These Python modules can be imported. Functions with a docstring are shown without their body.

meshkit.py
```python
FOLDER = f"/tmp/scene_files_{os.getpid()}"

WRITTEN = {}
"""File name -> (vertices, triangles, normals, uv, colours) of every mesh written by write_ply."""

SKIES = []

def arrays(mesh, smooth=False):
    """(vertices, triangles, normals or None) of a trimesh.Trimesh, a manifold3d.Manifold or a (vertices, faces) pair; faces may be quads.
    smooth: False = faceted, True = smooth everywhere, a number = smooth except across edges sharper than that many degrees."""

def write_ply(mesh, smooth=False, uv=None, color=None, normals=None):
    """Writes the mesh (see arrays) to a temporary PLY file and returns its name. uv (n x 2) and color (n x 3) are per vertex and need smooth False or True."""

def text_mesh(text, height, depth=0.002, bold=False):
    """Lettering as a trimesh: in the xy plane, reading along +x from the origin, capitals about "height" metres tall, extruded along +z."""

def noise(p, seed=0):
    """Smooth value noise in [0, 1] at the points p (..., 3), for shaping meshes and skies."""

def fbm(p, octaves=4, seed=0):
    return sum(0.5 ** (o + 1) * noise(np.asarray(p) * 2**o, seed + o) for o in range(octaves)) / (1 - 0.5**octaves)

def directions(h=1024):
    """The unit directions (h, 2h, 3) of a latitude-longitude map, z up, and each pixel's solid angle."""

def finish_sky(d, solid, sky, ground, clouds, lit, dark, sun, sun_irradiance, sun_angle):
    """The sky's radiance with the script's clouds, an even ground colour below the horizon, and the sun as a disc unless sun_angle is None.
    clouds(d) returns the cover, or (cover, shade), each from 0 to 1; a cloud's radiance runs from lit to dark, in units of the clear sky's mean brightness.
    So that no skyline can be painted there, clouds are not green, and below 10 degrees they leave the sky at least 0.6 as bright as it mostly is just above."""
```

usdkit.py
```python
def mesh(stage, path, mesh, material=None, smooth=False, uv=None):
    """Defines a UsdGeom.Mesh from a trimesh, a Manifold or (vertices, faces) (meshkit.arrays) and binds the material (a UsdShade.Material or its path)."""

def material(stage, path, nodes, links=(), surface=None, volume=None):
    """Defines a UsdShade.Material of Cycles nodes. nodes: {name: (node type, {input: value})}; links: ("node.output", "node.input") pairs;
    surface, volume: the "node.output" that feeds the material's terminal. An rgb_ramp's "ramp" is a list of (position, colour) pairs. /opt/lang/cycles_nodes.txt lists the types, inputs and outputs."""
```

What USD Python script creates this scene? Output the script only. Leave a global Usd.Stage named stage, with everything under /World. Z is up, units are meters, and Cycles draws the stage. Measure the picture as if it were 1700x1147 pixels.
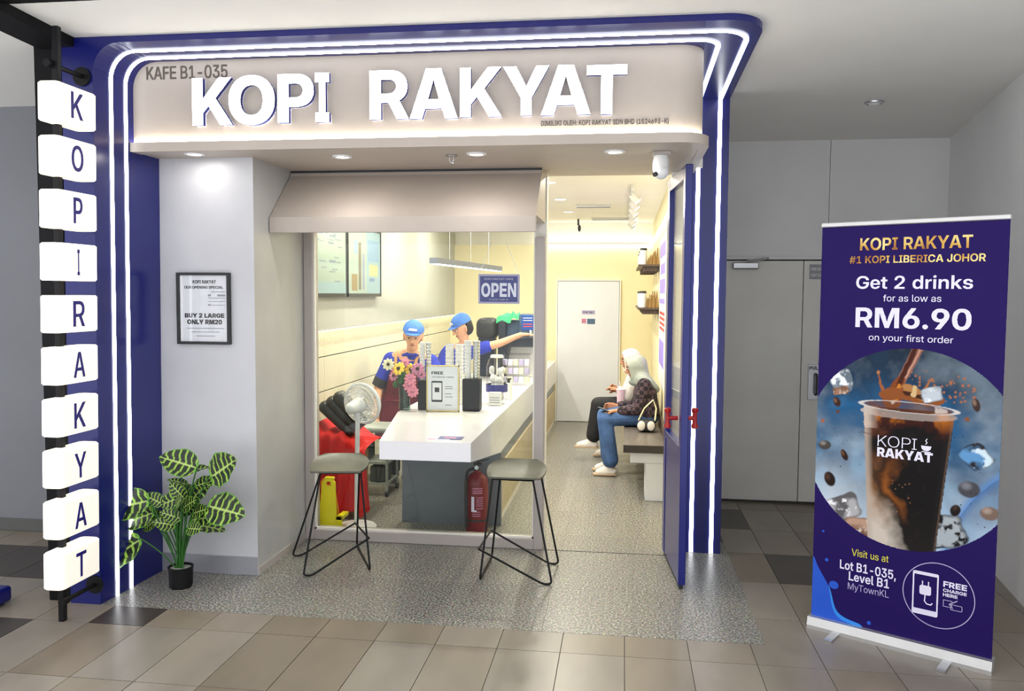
import math, random, glob
import numpy as np, trimesh, shapely
from shapely import affinity
from shapely.geometry import Polygon, box as sbox, Point, LineString
import manifold3d as m3
from manifold3d import Manifold
import usdkit, meshkit
from pxr import Usd, UsdGeom, UsdLux, UsdShade, Gf, Sdf, Vt

stage = Usd.Stage.CreateInMemory()
UsdGeom.SetStageUpAxis(stage, 'Z'); UsdGeom.SetStageMetersPerUnit(stage, 1.0)
UsdGeom.Xform.Define(stage, '/World'); UsdGeom.Scope.Define(stage, '/World/Looks')
random.seed(7); rng = np.random.default_rng(7)

# ------------------------------------------------------------------ camera, sky, exposure
def lin(r, g, b):
    c = np.array([r, g, b], float) / 255
    return tuple(np.where(c <= .04045, c / 12.92, ((c + .055) / 1.055) ** 2.4))

YAW, PITCH, ROLL, FPX = .133, .0622, -.0061, 1382.8
cam = UsdGeom.Camera.Define(stage, '/World/camera')
cy, sy, cp, sp, cr, sr = math.cos(YAW), math.sin(YAW), math.cos(PITCH), math.sin(PITCH), math.cos(ROLL), math.sin(ROLL)
fwd = np.array([-sy * cp, cy * cp, -sp]); rt = np.array([cy, sy, 0]); dn = np.cross(fwd, rt)
r2, d2 = rt * cr + dn * sr, -rt * sr + dn * cr
cam.AddTransformOp().Set(Gf.Matrix4d(*r2, 0, *(-d2), 0, *(-fwd), 0, 0, 0, 1.75, 1))
cam.CreateHorizontalApertureAttr(36.0); cam.CreateVerticalApertureAttr(36.0 * 1147 / 1700)
cam.CreateFocalLengthAttr(36.0 * FPX / 1700)
cam.CreateClippingRangeAttr(Gf.Vec2f(.05, 200))
cam.CreateExposureAttr(0.0)

dome = UsdLux.DomeLight.Define(stage, '/World/mall_ambient')     # the big dim mall hall that the shop opens to
dome.CreateColorAttr(Gf.Vec3f(.95, .97, 1.0)); dome.CreateIntensityAttr(.54)

def disk_light(name, loc, r, power, color=(1, 1, 1)):
    l = UsdLux.DiskLight.Define(stage, '/World/' + name)
    l.CreateRadiusAttr(r); l.CreateIntensityAttr(power); l.CreateColorAttr(Gf.Vec3f(*color))
    l.AddTranslateOp().Set(Gf.Vec3d(*loc))
    return l
SOFFIT_SPOTS = [(-2.50, 4.64), (-1.667, 4.82), (-.856, 4.80), (-.063, 4.80)]
for i, (x, y) in enumerate(SOFFIT_SPOTS):
    disk_light('soffit_spot_%d' % i, (x, y, 2.546), .042, 150 if i else 60, (1, .95, .88))
SHOP_SPOTS = [(-.66, 7.3), (-.66, 8.6), (-.66, 9.9), (-1.75, 7.0), (-1.75, 8.3), (-1.75, 9.6), (-2.1, 6.2), (-.2, 6.5)]
for i, (x, y) in enumerate(SHOP_SPOTS):
    disk_light('shop_spot_%d' % i, (x, y, 2.712), .055, 740, (1, .945, .79))

# ------------------------------------------------------------------ helpers
_used, _origin = {}, {}
def numbered(parent, name):
    k = (parent, name); n = _used.get(k, 0); _used[k] = n + 1
    return parent + '/' + (name if n == 0 else '%s_%03d' % (name, n))

def keys(p, label=None, cat=None, group=None, kind=None):
    for k, v in (('label', label), ('category', cat), ('group', group), ('kind', kind)):
        if v: p.SetCustomDataByKey(k, v)
    return p

def thing(name, label=None, cat=None, loc=(0, 0, 0), rotz=0.0, group=None, kind=None):
    """An Xform at the thing's base. Its parts are given in world coordinates when rotz is 0, else in its own."""
    path = numbered('/World', name)
    x = UsdGeom.Xform.Define(stage, path)
    x.AddTranslateOp().Set(Gf.Vec3d(*map(float, loc)))
    if rotz: x.AddRotateZOp().Set(math.degrees(rotz))
    _origin[path] = np.zeros(3) if rotz else np.array(loc, float)
    return keys(x.GetPrim(), label, cat, group, kind)

def arr(mesh):
    if isinstance(mesh, (list, tuple)) and len(mesh) and not isinstance(mesh[0], np.ndarray):
        mesh = trimesh.util.concatenate([tm(q) for q in mesh])
    return mesh
def tm(m):
    if hasattr(m, 'to_mesh'):
        q = m.to_mesh(); return trimesh.Trimesh(np.array(q.vert_properties[:, :3], float), np.array(q.tri_verts), process=False)
    return m

SPLIT = {'lettering', 'print', 'phone_print', 'bracket', 'cord', 'shelf', 'bin', 'caster', 'foot', 'glazing_bead', 'label_print', 'drop_print', 'door_frame', 'granite_bed'}
def obj(name, mesh, mat, parent=None, smooth=False, label=None, cat=None, group=None, kind=None, col=None, local=False):
    if name in SPLIT and isinstance(mesh, list) and len(mesh) > 1 and parent is not None:
        return [obj(name, q, mat, parent, smooth, label, cat, group, kind, col, local) for q in mesh][0]
    mesh = tm(arr(mesh))
    pp = parent.GetPath().pathString if parent is not None else '/World'
    path = numbered(pp, name)
    off = _origin.get(pp, np.zeros(3)) if (parent is not None and not local) else np.zeros(3)
    _origin[path] = off
    v, f = np.array(mesh.vertices) - off, np.array(mesh.faces)
    m = usdkit.mesh(stage, path, trimesh.Trimesh(v, f, process=False), M[mat], smooth=smooth)
    if col is not None:
        UsdGeom.PrimvarsAPI(m).CreatePrimvar('col', Sdf.ValueTypeNames.Color3fArray, 'vertex').Set(Vt.Vec3fArray.FromNumpy(np.asarray(col, np.float32)))
    return keys(m.GetPrim(), label, cat, group, kind)

def copy_of(src, loc, rotz=0.0, label=None, group=None, scale=None):
    d = src.GetCustomData(); name = src.GetName()
    x = UsdGeom.Xform.Define(stage, numbered('/World', name))
    x.GetPrim().GetReferences().AddInternalReference(src.GetPath())
    x.ClearXformOpOrder()
    for a in ('xformOp:translate', 'xformOp:rotateZ', 'xformOp:scale'): pass
    x.AddTranslateOp(opSuffix='place').Set(Gf.Vec3d(*map(float, loc)))
    if rotz: x.AddRotateZOp(opSuffix='place').Set(math.degrees(rotz))
    if scale: x.AddScaleOp(opSuffix='place').Set(Gf.Vec3f(*scale))
    x.GetPrim().SetInstanceable(True)
    return keys(x.GetPrim(), label or d.get('label'), d.get('category'), group or d.get('group'), d.get('kind'))

def bx(x0, x1, y0, y1, z0, z1, b=0.0):
    x0, x1, y0, y1, z0, z1 = min(x0, x1), max(x0, x1), min(y0, y1), max(y0, y1), min(z0, z1), max(z0, z1)
    if b <= 0:
        m = trimesh.creation.box((x1 - x0, y1 - y0, z1 - z0)); m.apply_translation(((x0 + x1) / 2, (y0 + y1) / 2, (z0 + z1) / 2)); return m
    b = min(b, (x1 - x0) * .45, (y1 - y0) * .45, (z1 - z0) * .45)
    p = []
    for i in (0, 1):
        for j in (0, 1):
            for k in (0, 1):
                c = np.array([(x0, x1)[i], (y0, y1)[j], (z0, z1)[k]]); s = np.array([1 - 2 * i, 1 - 2 * j, 1 - 2 * k]) * b
                for a in range(3):
                    q = c + s; q[a] = c[a]; p.append(q)
    return trimesh.Trimesh(p).convex_hull

def hull(pts): return trimesh.Trimesh(np.array(pts, float)).convex_hull

def rbox(x0, x1, y0, y1, z0, z1, r, n=10):
    """A box with well rounded edges."""
    x0, x1, y0, y1, z0, z1 = min(x0, x1), max(x0, x1), min(y0, y1), max(y0, y1), min(z0, z1), max(z0, z1)
    s = Manifold.sphere(r, n * 2)
    return tm(Manifold.batch_hull([s.translate((x, y, z)) for x in (x0 + r, x1 - r) for y in (y0 + r, y1 - r) for z in (z0 + r, z1 - r)]))

def frame_of(d):
    d = np.array(d, float); d /= np.linalg.norm(d)
    a = np.cross(d, [0, 0, 1.] if abs(d[2]) < .9 else [1., 0, 0]); a /= np.linalg.norm(a)
    return d, a, np.cross(d, a)

def cyl(p0, p1, r0, r1=None, n=16):
    r1 = r0 if r1 is None else r1
    p0, p1 = np.array(p0, float), np.array(p1, float)
    d, a, b = frame_of(p1 - p0)
    t = np.arange(n) * 2 * np.pi / n
    ring = np.cos(t)[:, None] * a + np.sin(t)[:, None] * b
    v = np.vstack([p0 + ring * r0, p1 + ring * r1, [p0], [p1]])
    f = []
    for i in range(n):
        j = (i + 1) % n
        f += [[i, n + j, j], [i, n + i, n + j], [2 * n, i, j], [2 * n + 1, n + j, n + i]]
    m = trimesh.Trimesh(v, f, process=False); m.fix_normals(); return m

def tube(pts, r, n=8, closed=False):
    pts = np.array(pts, float); N = len(pts)
    t = np.gradient(pts, axis=0) if not closed else np.roll(pts, -1, 0) - np.roll(pts, 1, 0)
    t /= np.linalg.norm(t, axis=1, keepdims=True) + 1e-12
    a = np.cross(t[0], [0, 0, 1.] if abs(t[0][2]) < .9 else [1., 0, 0]); a /= np.linalg.norm(a)
    A = []
    for i in range(N):
        a = a - t[i] * (a @ t[i]); a /= np.linalg.norm(a); A.append(a)
    A = np.array(A); B = np.cross(t, A); ang = np.arange(n) * 2 * np.pi / n
    rr = np.broadcast_to(r, (N,))[:, None, None]
    v = (pts[:, None] + rr * (np.cos(ang)[None, :, None] * A[:, None] + np.sin(ang)[None, :, None] * B[:, None])).reshape(-1, 3)
    f = []
    for i in range(N if closed else N - 1):
        k = (i + 1) % N
        for j in range(n):
            l = (j + 1) % n
            f += [[i * n + j, i * n + l, k * n + l], [i * n + j, k * n + l, k * n + j]]
    if not closed:
        v = np.vstack([v, pts[:1], pts[-1:]]); c0, c1 = len(v) - 2, len(v) - 1
        for j in range(n):
            l = (j + 1) % n
            f += [[c0, l, j], [c1, (N - 1) * n + j, (N - 1) * n + l]]
    m = trimesh.Trimesh(v, f, process=False); m.fix_normals(); return m

def fillet(pts, r, k=5):
    """Rounds the inner corners of a polyline."""
    pts = [np.array(p, float) for p in pts]; out = [pts[0]]
    for i in range(1, len(pts) - 1):
        a, b, c = pts[i - 1], pts[i], pts[i + 1]
        u, w = a - b, c - b; q = min(r, np.linalg.norm(u) * .45, np.linalg.norm(w) * .45)
        s, e = b + u / np.linalg.norm(u) * q, b + w / np.linalg.norm(w) * q
        for t in np.linspace(0, 1, k): out.append((1 - t) ** 2 * s + 2 * t * (1 - t) * b + t * t * e)
    return np.array(out + [pts[-1]])

def lathe(prof, c=(0, 0, 0), n=24):
    m = trimesh.creation.revolve(np.array(prof, float), sections=n); m.apply_translation(c); return m

def ell(c, r, sub=2):
    m = trimesh.creation.icosphere(sub); m.apply_scale(np.array(r, float)); m.apply_translation(c); return m

def polys(g): return [q for q in getattr(g, 'geoms', [g]) if q.area > 0]
def extr(g, h): return trimesh.util.concatenate([trimesh.creation.extrude_polygon(q, h, engine='earcut') for q in polys(g)])
def prism_z(g, z0, z1): m = extr(g, z1 - z0); m.apply_translation((0, 0, z0)); return m
def prism_y(g, y0, y1):
    """An xz outline from y0 to y1."""
    m = extr(g, abs(y1 - y0)); v = np.array(m.vertices)
    m.vertices = np.stack([v[:, 0], max(y0, y1) - v[:, 2], v[:, 1]], 1); m.fix_normals(); return m
def prism_x(g, x0, x1):
    """A yz outline from x0 to x1 (reads from +x)."""
    m = extr(g, abs(x1 - x0)); v = np.array(m.vertices)
    m.vertices = np.stack([min(x0, x1) + v[:, 2], v[:, 0], v[:, 1]], 1); m.fix_normals(); return m

from PIL import Image, ImageDraw, ImageFont
_fonts, _texts = {}, {}
def font(weight, px, serif=False):
    k = (weight, px)
    if k not in _fonts:
        f = ImageFont.truetype(glob.glob('/opt/blender-*/*/datafiles/fonts/Inter.woff2')[0], px)
        f.set_variation_by_axes([28, weight]); _fonts[k] = f
    return _fonts[k]
def text(s, weight=600, px=110):
    """Lettering outline, capitals one unit tall, baseline at 0, left edge at 0."""
    k = (s, weight, px)
    if k in _texts: return _texts[k]
    f = font(weight, px)
    x0, y0, x1, y1 = f.getbbox(s, anchor='ls')
    im = Image.new('L', (x1 - x0 + 8, y1 - y0 + 8))
    ImageDraw.Draw(im).text((4 - x0, 4 - y0), s, 255, f, anchor='ls')
    on = np.pad(np.asarray(im) > 127, ((0, 0), (1, 1))).astype(np.int8)
    rows, st = np.nonzero(np.diff(on, axis=1) == 1); en = np.nonzero(np.diff(on, axis=1) == -1)[1]
    g = shapely.union_all(shapely.box(st, -rows - 1, en, -rows)).buffer(.8).buffer(-.8).simplify(.75)
    cap = .727 * px
    g = affinity.affine_transform(g, [1 / cap, 0, 0, 1 / cap, -4 / cap, (4 - y0) / cap])
    _texts[k] = g; return g
def fit(g, x0, x1, z0, h=None, y1=None):
    """Scales lettering to run from x0 to x1 with its baseline at z0 and capitals h tall (or its box up to y1)."""
    a, b, c, d = g.bounds
    sx = (x1 - x0) / (c - a); sz = h if h else (y1 - z0) / (d - b)
    g = affinity.translate(g, -a, 0 if h else -b)
    return affinity.translate(affinity.scale(g, sx, sz, origin=(0, 0)), x0, z0)
def line_text(s, xc, z0, h, weight=600, width=None):
    g = text(s, weight); a, b, c, d = g.bounds
    w = width if width else (c - a) * h
    return fit(g, xc - w / 2, xc + w / 2, z0, h)
def rrect(x0, x1, y0, y1, r): return sbox(x0 + r, y0 + r, x1 - r, y1 - r).buffer(r, 8)

# ------------------------------------------------------------------ materials
M = {}
def mat(name, color, rough=.5, metal=0.0, var=.0, scale=6.0, bump=0.0, bscale=60.0, emit=None, strength=0.0, coat=0.0, spec=.5, detail=4.0, stretch=None):
    n = {'p': ('principled_bsdf', {'base_color': color, 'roughness': rough, 'metallic': metal, 'specular_ior_level': spec})}
    if coat: n['p'][1]['coat_weight'] = coat; n['p'][1]['coat_roughness'] = .08
    if emit: n['p'][1]['emission_color'] = emit; n['p'][1]['emission_strength'] = strength
    l = []
    n['tc'] = ('texture_coordinate', {})
    src = 'tc.object'
    if stretch:
        n['mp'] = ('mapping', {'scale': stretch}); l.append(('tc.object', 'mp.vector')); src = 'mp.vector'
    if var:
        c = np.array(color)
        n['nz'] = ('noise_texture', {'scale': scale, 'detail': detail})
        n['rp'] = ('rgb_ramp', {'ramp': [(.3, tuple(c * (1 - var))), (.7, tuple(np.minimum(c * (1 + var), 1)))]})
        l += [(src, 'nz.vector'), ('nz.fac', 'rp.fac'), ('rp.color', 'p.base_color')]
    if bump:
        n['bn'] = ('noise_texture', {'scale': bscale, 'detail': 3.0}); n['bp'] = ('bump', {'strength': bump, 'distance': .004})
        l += [(src, 'bn.vector'), ('bn.fac', 'bp.height'), ('bp.normal', 'p.normal')]
    M[name] = usdkit.material(stage, '/World/Looks/' + name, n, l, surface='p.BSDF')
def glow(name, color, strength):
    M[name] = usdkit.material(stage, '/World/Looks/' + name, {'e': ('emission', {'color': color, 'strength': strength})}, [], surface='e.emission')
def painted(name, rough=.5, emit=0.0, spec=.5):
    n = {'a': ('attribute', {'attribute': 'col'}), 'p': ('principled_bsdf', {'roughness': rough, 'specular_ior_level': spec})}
    l = [('a.color', 'p.base_color')]
    if emit: n['p'][1]['emission_strength'] = emit; l.append(('a.color', 'p.emission_color'))
    M[name] = usdkit.material(stage, '/World/Looks/' + name, n, l, surface='p.BSDF')

mat('blue_paint', lin(20, 26, 104), .24, var=.08, scale=3, spec=.5)
mat('blue_door', lin(20, 28, 112), .28, var=.05, scale=3)
mat('beige', (.50, .435, .375), .5, var=.05, scale=2.5, bump=.05, bscale=200)
mat('beige_hood', (.44, .385, .34), .45, var=.05, scale=2.5, bump=.05, bscale=200)
mat('frame_beige', (.43, .385, .36), .4, var=.04, scale=4)
mat('column_white', (.56, .56, .585), .42, var=.05, scale=3, spec=.5)
mat('recess_grey', (.45, .45, .44), .3, var=.06, scale=3)
mat('cream_wall', (.84, .755, .49), .6, var=.03, scale=2)
mat('inner_white', (.82, .80, .74), .6, var=.03, scale=2)
mat('inner_grey', (.46, .46, .42), .6, var=.04, scale=2)
mat('mall_ceiling', (.80, .785, .75), .75, var=.04, scale=1.2, bump=.1, bscale=120)
mat('mall_wall', (.76, .76, .76), .65, var=.05, scale=1.5, bump=.08, bscale=80)
mat('mall_wall_dark', (.19, .195, .215), .6, var=.06, scale=1.2)
mat('mall_door', (.76, .75, .70), .5, var=.06, scale=1.8, bump=.06, bscale=60)
mat('black', (.006, .006, .007), .6, var=.2, scale=5, spec=.15)
mat('black_metal', (.006, .006, .007), .45, spec=.25)
mat('near_black', (.02, .021, .024), .5, var=.2, scale=9)
mat('seam', (.11, .11, .105), .8)
mat('grout', (.17, .155, .135), .8, var=.1, scale=4)
mat('tile_joint', (.30, .29, .26), .8)
mat('edge_brown', (.028, .02, .016), .4, var=.2, scale=8)
mat('lamp_grey', lin(98, 102, 116), .4)
mat('skirting_grey', (.36, .36, .40), .28, metal=.3)
mat('steel', (.55, .56, .58), .28, metal=1.0)
mat('steel_brushed', (.62, .63, .64), .35, metal=1.0, var=.08, scale=30)
mat('alu', (.62, .61, .60), .38, metal=.75, var=.05, scale=8)
mat('white_gloss', (.80, .80, .80), .25)
mat('white_plastic', (.78, .78, .78), .4)
mat('white_matte', (.80, .80, .80), .7)
mat('counter_white', (.78, .77, .79), .22, var=.02, scale=3)
mat('counter_grey', (.17, .19, .22), .35, var=.08, scale=4)
mat('wood_panel', (.55, .46, .30), .5, var=.18, scale=5, stretch=(6, 6, .8))
mat('wood_dark', (.09, .06, .042), .38, var=.3, scale=7, stretch=(9, 1, 3))
mat('bench_top', (.15, .13, .115), .33, var=.2, scale=6, stretch=(8, 1, 8))
mat('bench_white', (.70, .72, .78), .45, var=.03, scale=3)
mat('seat_grey', (.085, .083, .06), .38, var=.15, scale=14, bump=.08, bscale=90)
mat('red_paint', lin(170, 18, 22), .3, var=.06, scale=8)
mat('red_cloth', lin(196, 16, 12), .85, var=.12, scale=9, bump=.2, bscale=300)
mat('red_dark', lin(120, 10, 22), .35, var=.1, scale=8)
mat('yellow_plastic', lin(236, 220, 10), .4, var=.05, scale=8)
mat('orange_plastic', lin(236, 160, 20), .4)
mat('leather_black', (.012, .014, .014), .4, var=.25, scale=18, bump=.25, bscale=60)
mat('grey_green', (.36, .40, .37), .45, var=.1, scale=8)
mat('dark_green_grey', (.06, .075, .07), .5)
mat('paper', (.78, .79, .83), .35, var=.02, scale=10)
mat('ink', (.03, .03, .035), .6)
mat('ink_grey', (.30, .31, .34), .6)
mat('ink_brown', (.10, .08, .065), .6)
mat('gold_frame', (.62, .47, .18), .3, metal=.7)
mat('navy_sign', lin(40, 44, 130), .4)
mat('sign_letter_navy', lin(28, 22, 120), .5)
mat('letter_side', (.75, .77, .88), .35)
mat('letter_gap', lin(28, 36, 120), .4)
mat('skin', lin(214, 160, 128), .55, var=.06, scale=20)
mat('skin_tan', lin(190, 132, 100), .55, var=.06, scale=20)
mat('lips', lin(165, 85, 80), .5)
mat('hair', (.014, .011, .01), .45, var=.3, scale=50)
mat('uniform_blue', lin(34, 50, 168), .8, var=.12, scale=12, bump=.25, bscale=40)
mat('cap_blue', lin(70, 120, 205), .75, var=.08, scale=20)
mat('apron_red', lin(110, 12, 34), .8, var=.15, scale=10, bump=.25, bscale=40)
mat('strap_tan', lin(186, 140, 92), .6)
mat('trouser_black', (.016, .016, .02), .8, var=.2, scale=12, bump=.2, bscale=40)
mat('denim', lin(74, 106, 158), .85, var=.28, scale=9, bump=.3, bscale=90)
mat('hijab_grey', lin(168, 176, 168), .85, var=.12, scale=14, bump=.35, bscale=22)
mat('hijab_cream', lin(226, 220, 208), .85, var=.08, scale=14, bump=.35, bscale=22)
mat('top_grey', lin(214, 210, 204), .85, var=.12, scale=16, bump=.3, bscale=30)
mat('shoe_white', lin(236, 230, 224), .6, var=.04, scale=20)
mat('shoe_sole', lin(206, 178, 150), .7)
mat('pink_drink', lin(236, 206, 222), .3)
mat('petal_pink', lin(226, 140, 160), .7, var=.2, scale=40)
mat('petal_yellow', lin(240, 206, 70), .7, var=.12, scale=40)
mat('petal_cream', lin(240, 232, 190), .7, var=.1, scale=40)
mat('petal_mauve', lin(190, 120, 150), .7, var=.2, scale=40)
mat('flower_centre', lin(60, 44, 34), .8)
mat('stem_green', lin(40, 96, 28), .5, var=.2, scale=14)
mat('soil_grey', (.42, .41, .36), .9, var=.25, scale=60, bump=.5, bscale=120)
mat('pot_black', (.006, .006, .007), .55, var=.2, scale=9, spec=.25)
mat('green_cloth', lin(50, 205, 110), .8, var=.1, scale=14, bump=.3, bscale=40)
mat('machine_blue', lin(70, 96, 126), .4, var=.1, scale=6)
mat('machine_dark', lin(32, 40, 54), .4, var=.15, scale=6)
mat('screen_blue', lin(20, 70, 150), .3, emit=lin(20, 70, 150), strength=.3)
mat('bag_brown', lin(150, 116, 66), .7, var=.15, scale=12)
mat('lilac_print', lin(150, 130, 225), .5)
mat('red_print', lin(235, 70, 60), .5)
mat('banner_purple', lin(29, 5, 86), .6, var=.03, scale=3, spec=.2)
mat('banner_blue', lin(22, 84, 205), .5)
mat('banner_blue_light', lin(40, 140, 235), .5)
mat('print_white', lin(232, 228, 248), .5)
mat('print_grey', lin(176, 168, 205), .5)
mat('print_yellow', lin(214, 206, 60), .5)
mat('screen_frame', (.012, .014, .02), .3)
glow('led_white', (.95, .97, 1.0), 4.5)
glow('led_warm', (1, .92, .76), 30.0)
glow('led_cream', (1, .90, .62), 5.0)
glow('lamp_disc', (1, .97, .92), 12.0)
glow('letter_face', (.97, .98, 1.0), 2.2)
glow('cove_glow', (1, .95, .80), 6.0)
glow('pendant_glow', (1, .98, .92), 5.0)
mat('light_box', (.8, .78, .72), .4, emit=(1, .90, .77), strength=.56)
painted('leaf_paint', .42); painted('banner_art', .6, spec=.2); painted('menu_paint', .2, emit=.06)

M['gold_print'] = usdkit.material(stage, '/World/Looks/gold_print', {'tc': ('texture_coordinate', {}), 'n': ('noise_texture', {'scale': 9.0, 'detail': 1.0}), 'r': ('rgb_ramp', {'ramp': [(.35, lin(160, 96, 26)), (.5, lin(214, 164, 66)), (.62, lin(246, 222, 140))]}), 'p': ('principled_bsdf', {'roughness': .5})}, [('tc.object', 'n.vector'), ('n.fac', 'r.fac'), ('r.color', 'p.base_color')], surface='p.BSDF')
def pane_mat(name, tint, ior=1.45):
    f0 = ((ior - 1) / (ior + 1)) ** 2
    M[name] = usdkit.material(stage, '/World/Looks/' + name, {'w': ('layer_weight', {'blend': .5}), 'q': ('math', {'math_type': 'power', 'value2': 5.0}), 'f': ('math', {'math_type': 'multiply_add', 'value2': .55, 'value3': f0}), 't': ('transparent_bsdf', {'color': tint}), 'g': ('glossy_bsdf', {'color': (1, 1, 1), 'roughness': .0}), 'm': ('mix_closure', {})},
        [('w.facing', 'q.value1'), ('q.value', 'f.value1'), ('f.value', 'm.fac'), ('t.BSDF', 'm.closure1'), ('g.BSDF', 'm.closure2')], surface='m.closure')
pane_mat('window_glass', (.95, .97, .955), 1.28); pane_mat('poster_glass', (.98, .98, .98), 1.3); pane_mat('door_glass', (.97, .98, .975), 1.08); pane_mat('clear_plastic', (.985, .985, .995), 1.22); pane_mat('vase_glass', (.55, .68, .62), 1.45)

def granite(name, base, k):
    c = np.array(base)
    n = {'tc': ('texture_coordinate', {}), 'g': ('geometry', {}), 'a': ('noise_texture', {'scale': 85.0, 'detail': 2.5}), 'b': ('voronoi_texture', {'scale': 120.0}),
         'r': ('rgb_ramp', {'ramp': [(.34, tuple(c * .25)), (.46, tuple(c * .7)), (.56, tuple(c * 1.15)), (.66, tuple(np.minimum(c * 2.3, 1)))]}),
         'sb': ('separate_color', {}), 'mx': ('mix_color', {'blend_type': 'multiply', 'fac': .3}),
         'p': ('principled_bsdf', {'roughness': .34, 'specular_ior_level': .5})}
    l = [('g.position', 'a.vector'), ('g.position', 'b.vector'), ('a.fac', 'r.fac'), ('r.color', 'mx.a'), ('b.color', 'mx.b'), ('mx.result', 'p.base_color')]
    M[name] = usdkit.material(stage, '/World/Looks/' + name, n, l, surface='p.BSDF')
for i, k in enumerate((1.0, .93, 1.07)): granite('granite_%d' % i, (.27 * k, .26 * k, .232 * k), k)
TILE_TONES = [(.245, .207, .165), (.222, .185, .14), (.192, .155, .113), (.26, .224, .183), (.228, .198, .162), (.048, .038, .03)]
for i, c in enumerate(TILE_TONES): mat('mall_tile_%d' % i, c, .32, var=.10, scale=2.2, stretch=(2.5, 1, 1), detail=6)
def ribbed(name, color):
    n = {'tc': ('texture_coordinate', {}), 'w': ('wave_texture', {'bands_direction': 'y', 'scale': 13.0, 'profile': 'sine'}), 'b': ('bump', {'strength': .5, 'distance': .004}), 'p': ('principled_bsdf', {'base_color': color, 'roughness': .3})}
    M[name] = usdkit.material(stage, '/World/Looks/' + name, n, [('tc.object', 'w.vector'), ('w.fac', 'b.height'), ('b.normal', 'p.normal')], surface='p.BSDF')
ribbed('rib_tile', (.74, .70, .55))
def plaid():
    n = {'tc': ('texture_coordinate', {}), 'c': ('checker_texture', {'scale': 26.0, 'color1': lin(34, 28, 40), 'color2': lin(92, 72, 80)}), 'k': ('checker_texture', {'scale': 57.0, 'color1': (.6, .6, .65), 'color2': (1, 1, 1)}), 'm': ('mix_color', {'blend_type': 'multiply', 'fac': 1.0}), 'p': ('principled_bsdf', {'roughness': .85})}
    M['plaid'] = usdkit.material(stage, '/World/Looks/plaid', n, [('tc.object', 'c.vector'), ('tc.object', 'k.vector'), ('c.color', 'm.a'), ('k.color', 'm.b'), ('m.result', 'p.base_color')], surface='p.BSDF')
plaid()

# ------------------------------------------------------------------ the setting: floors
def ceil_z(y): return 3.11 - .0315 * (y - 4.21)      # the mall ceiling drops slightly to the back
def slope(m):
    m = tm(arr(m)); v = np.array(m.vertices); v[:, 2] -= .0315 * (v[:, 1] - 4.21); m.vertices = v; return m

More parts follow.
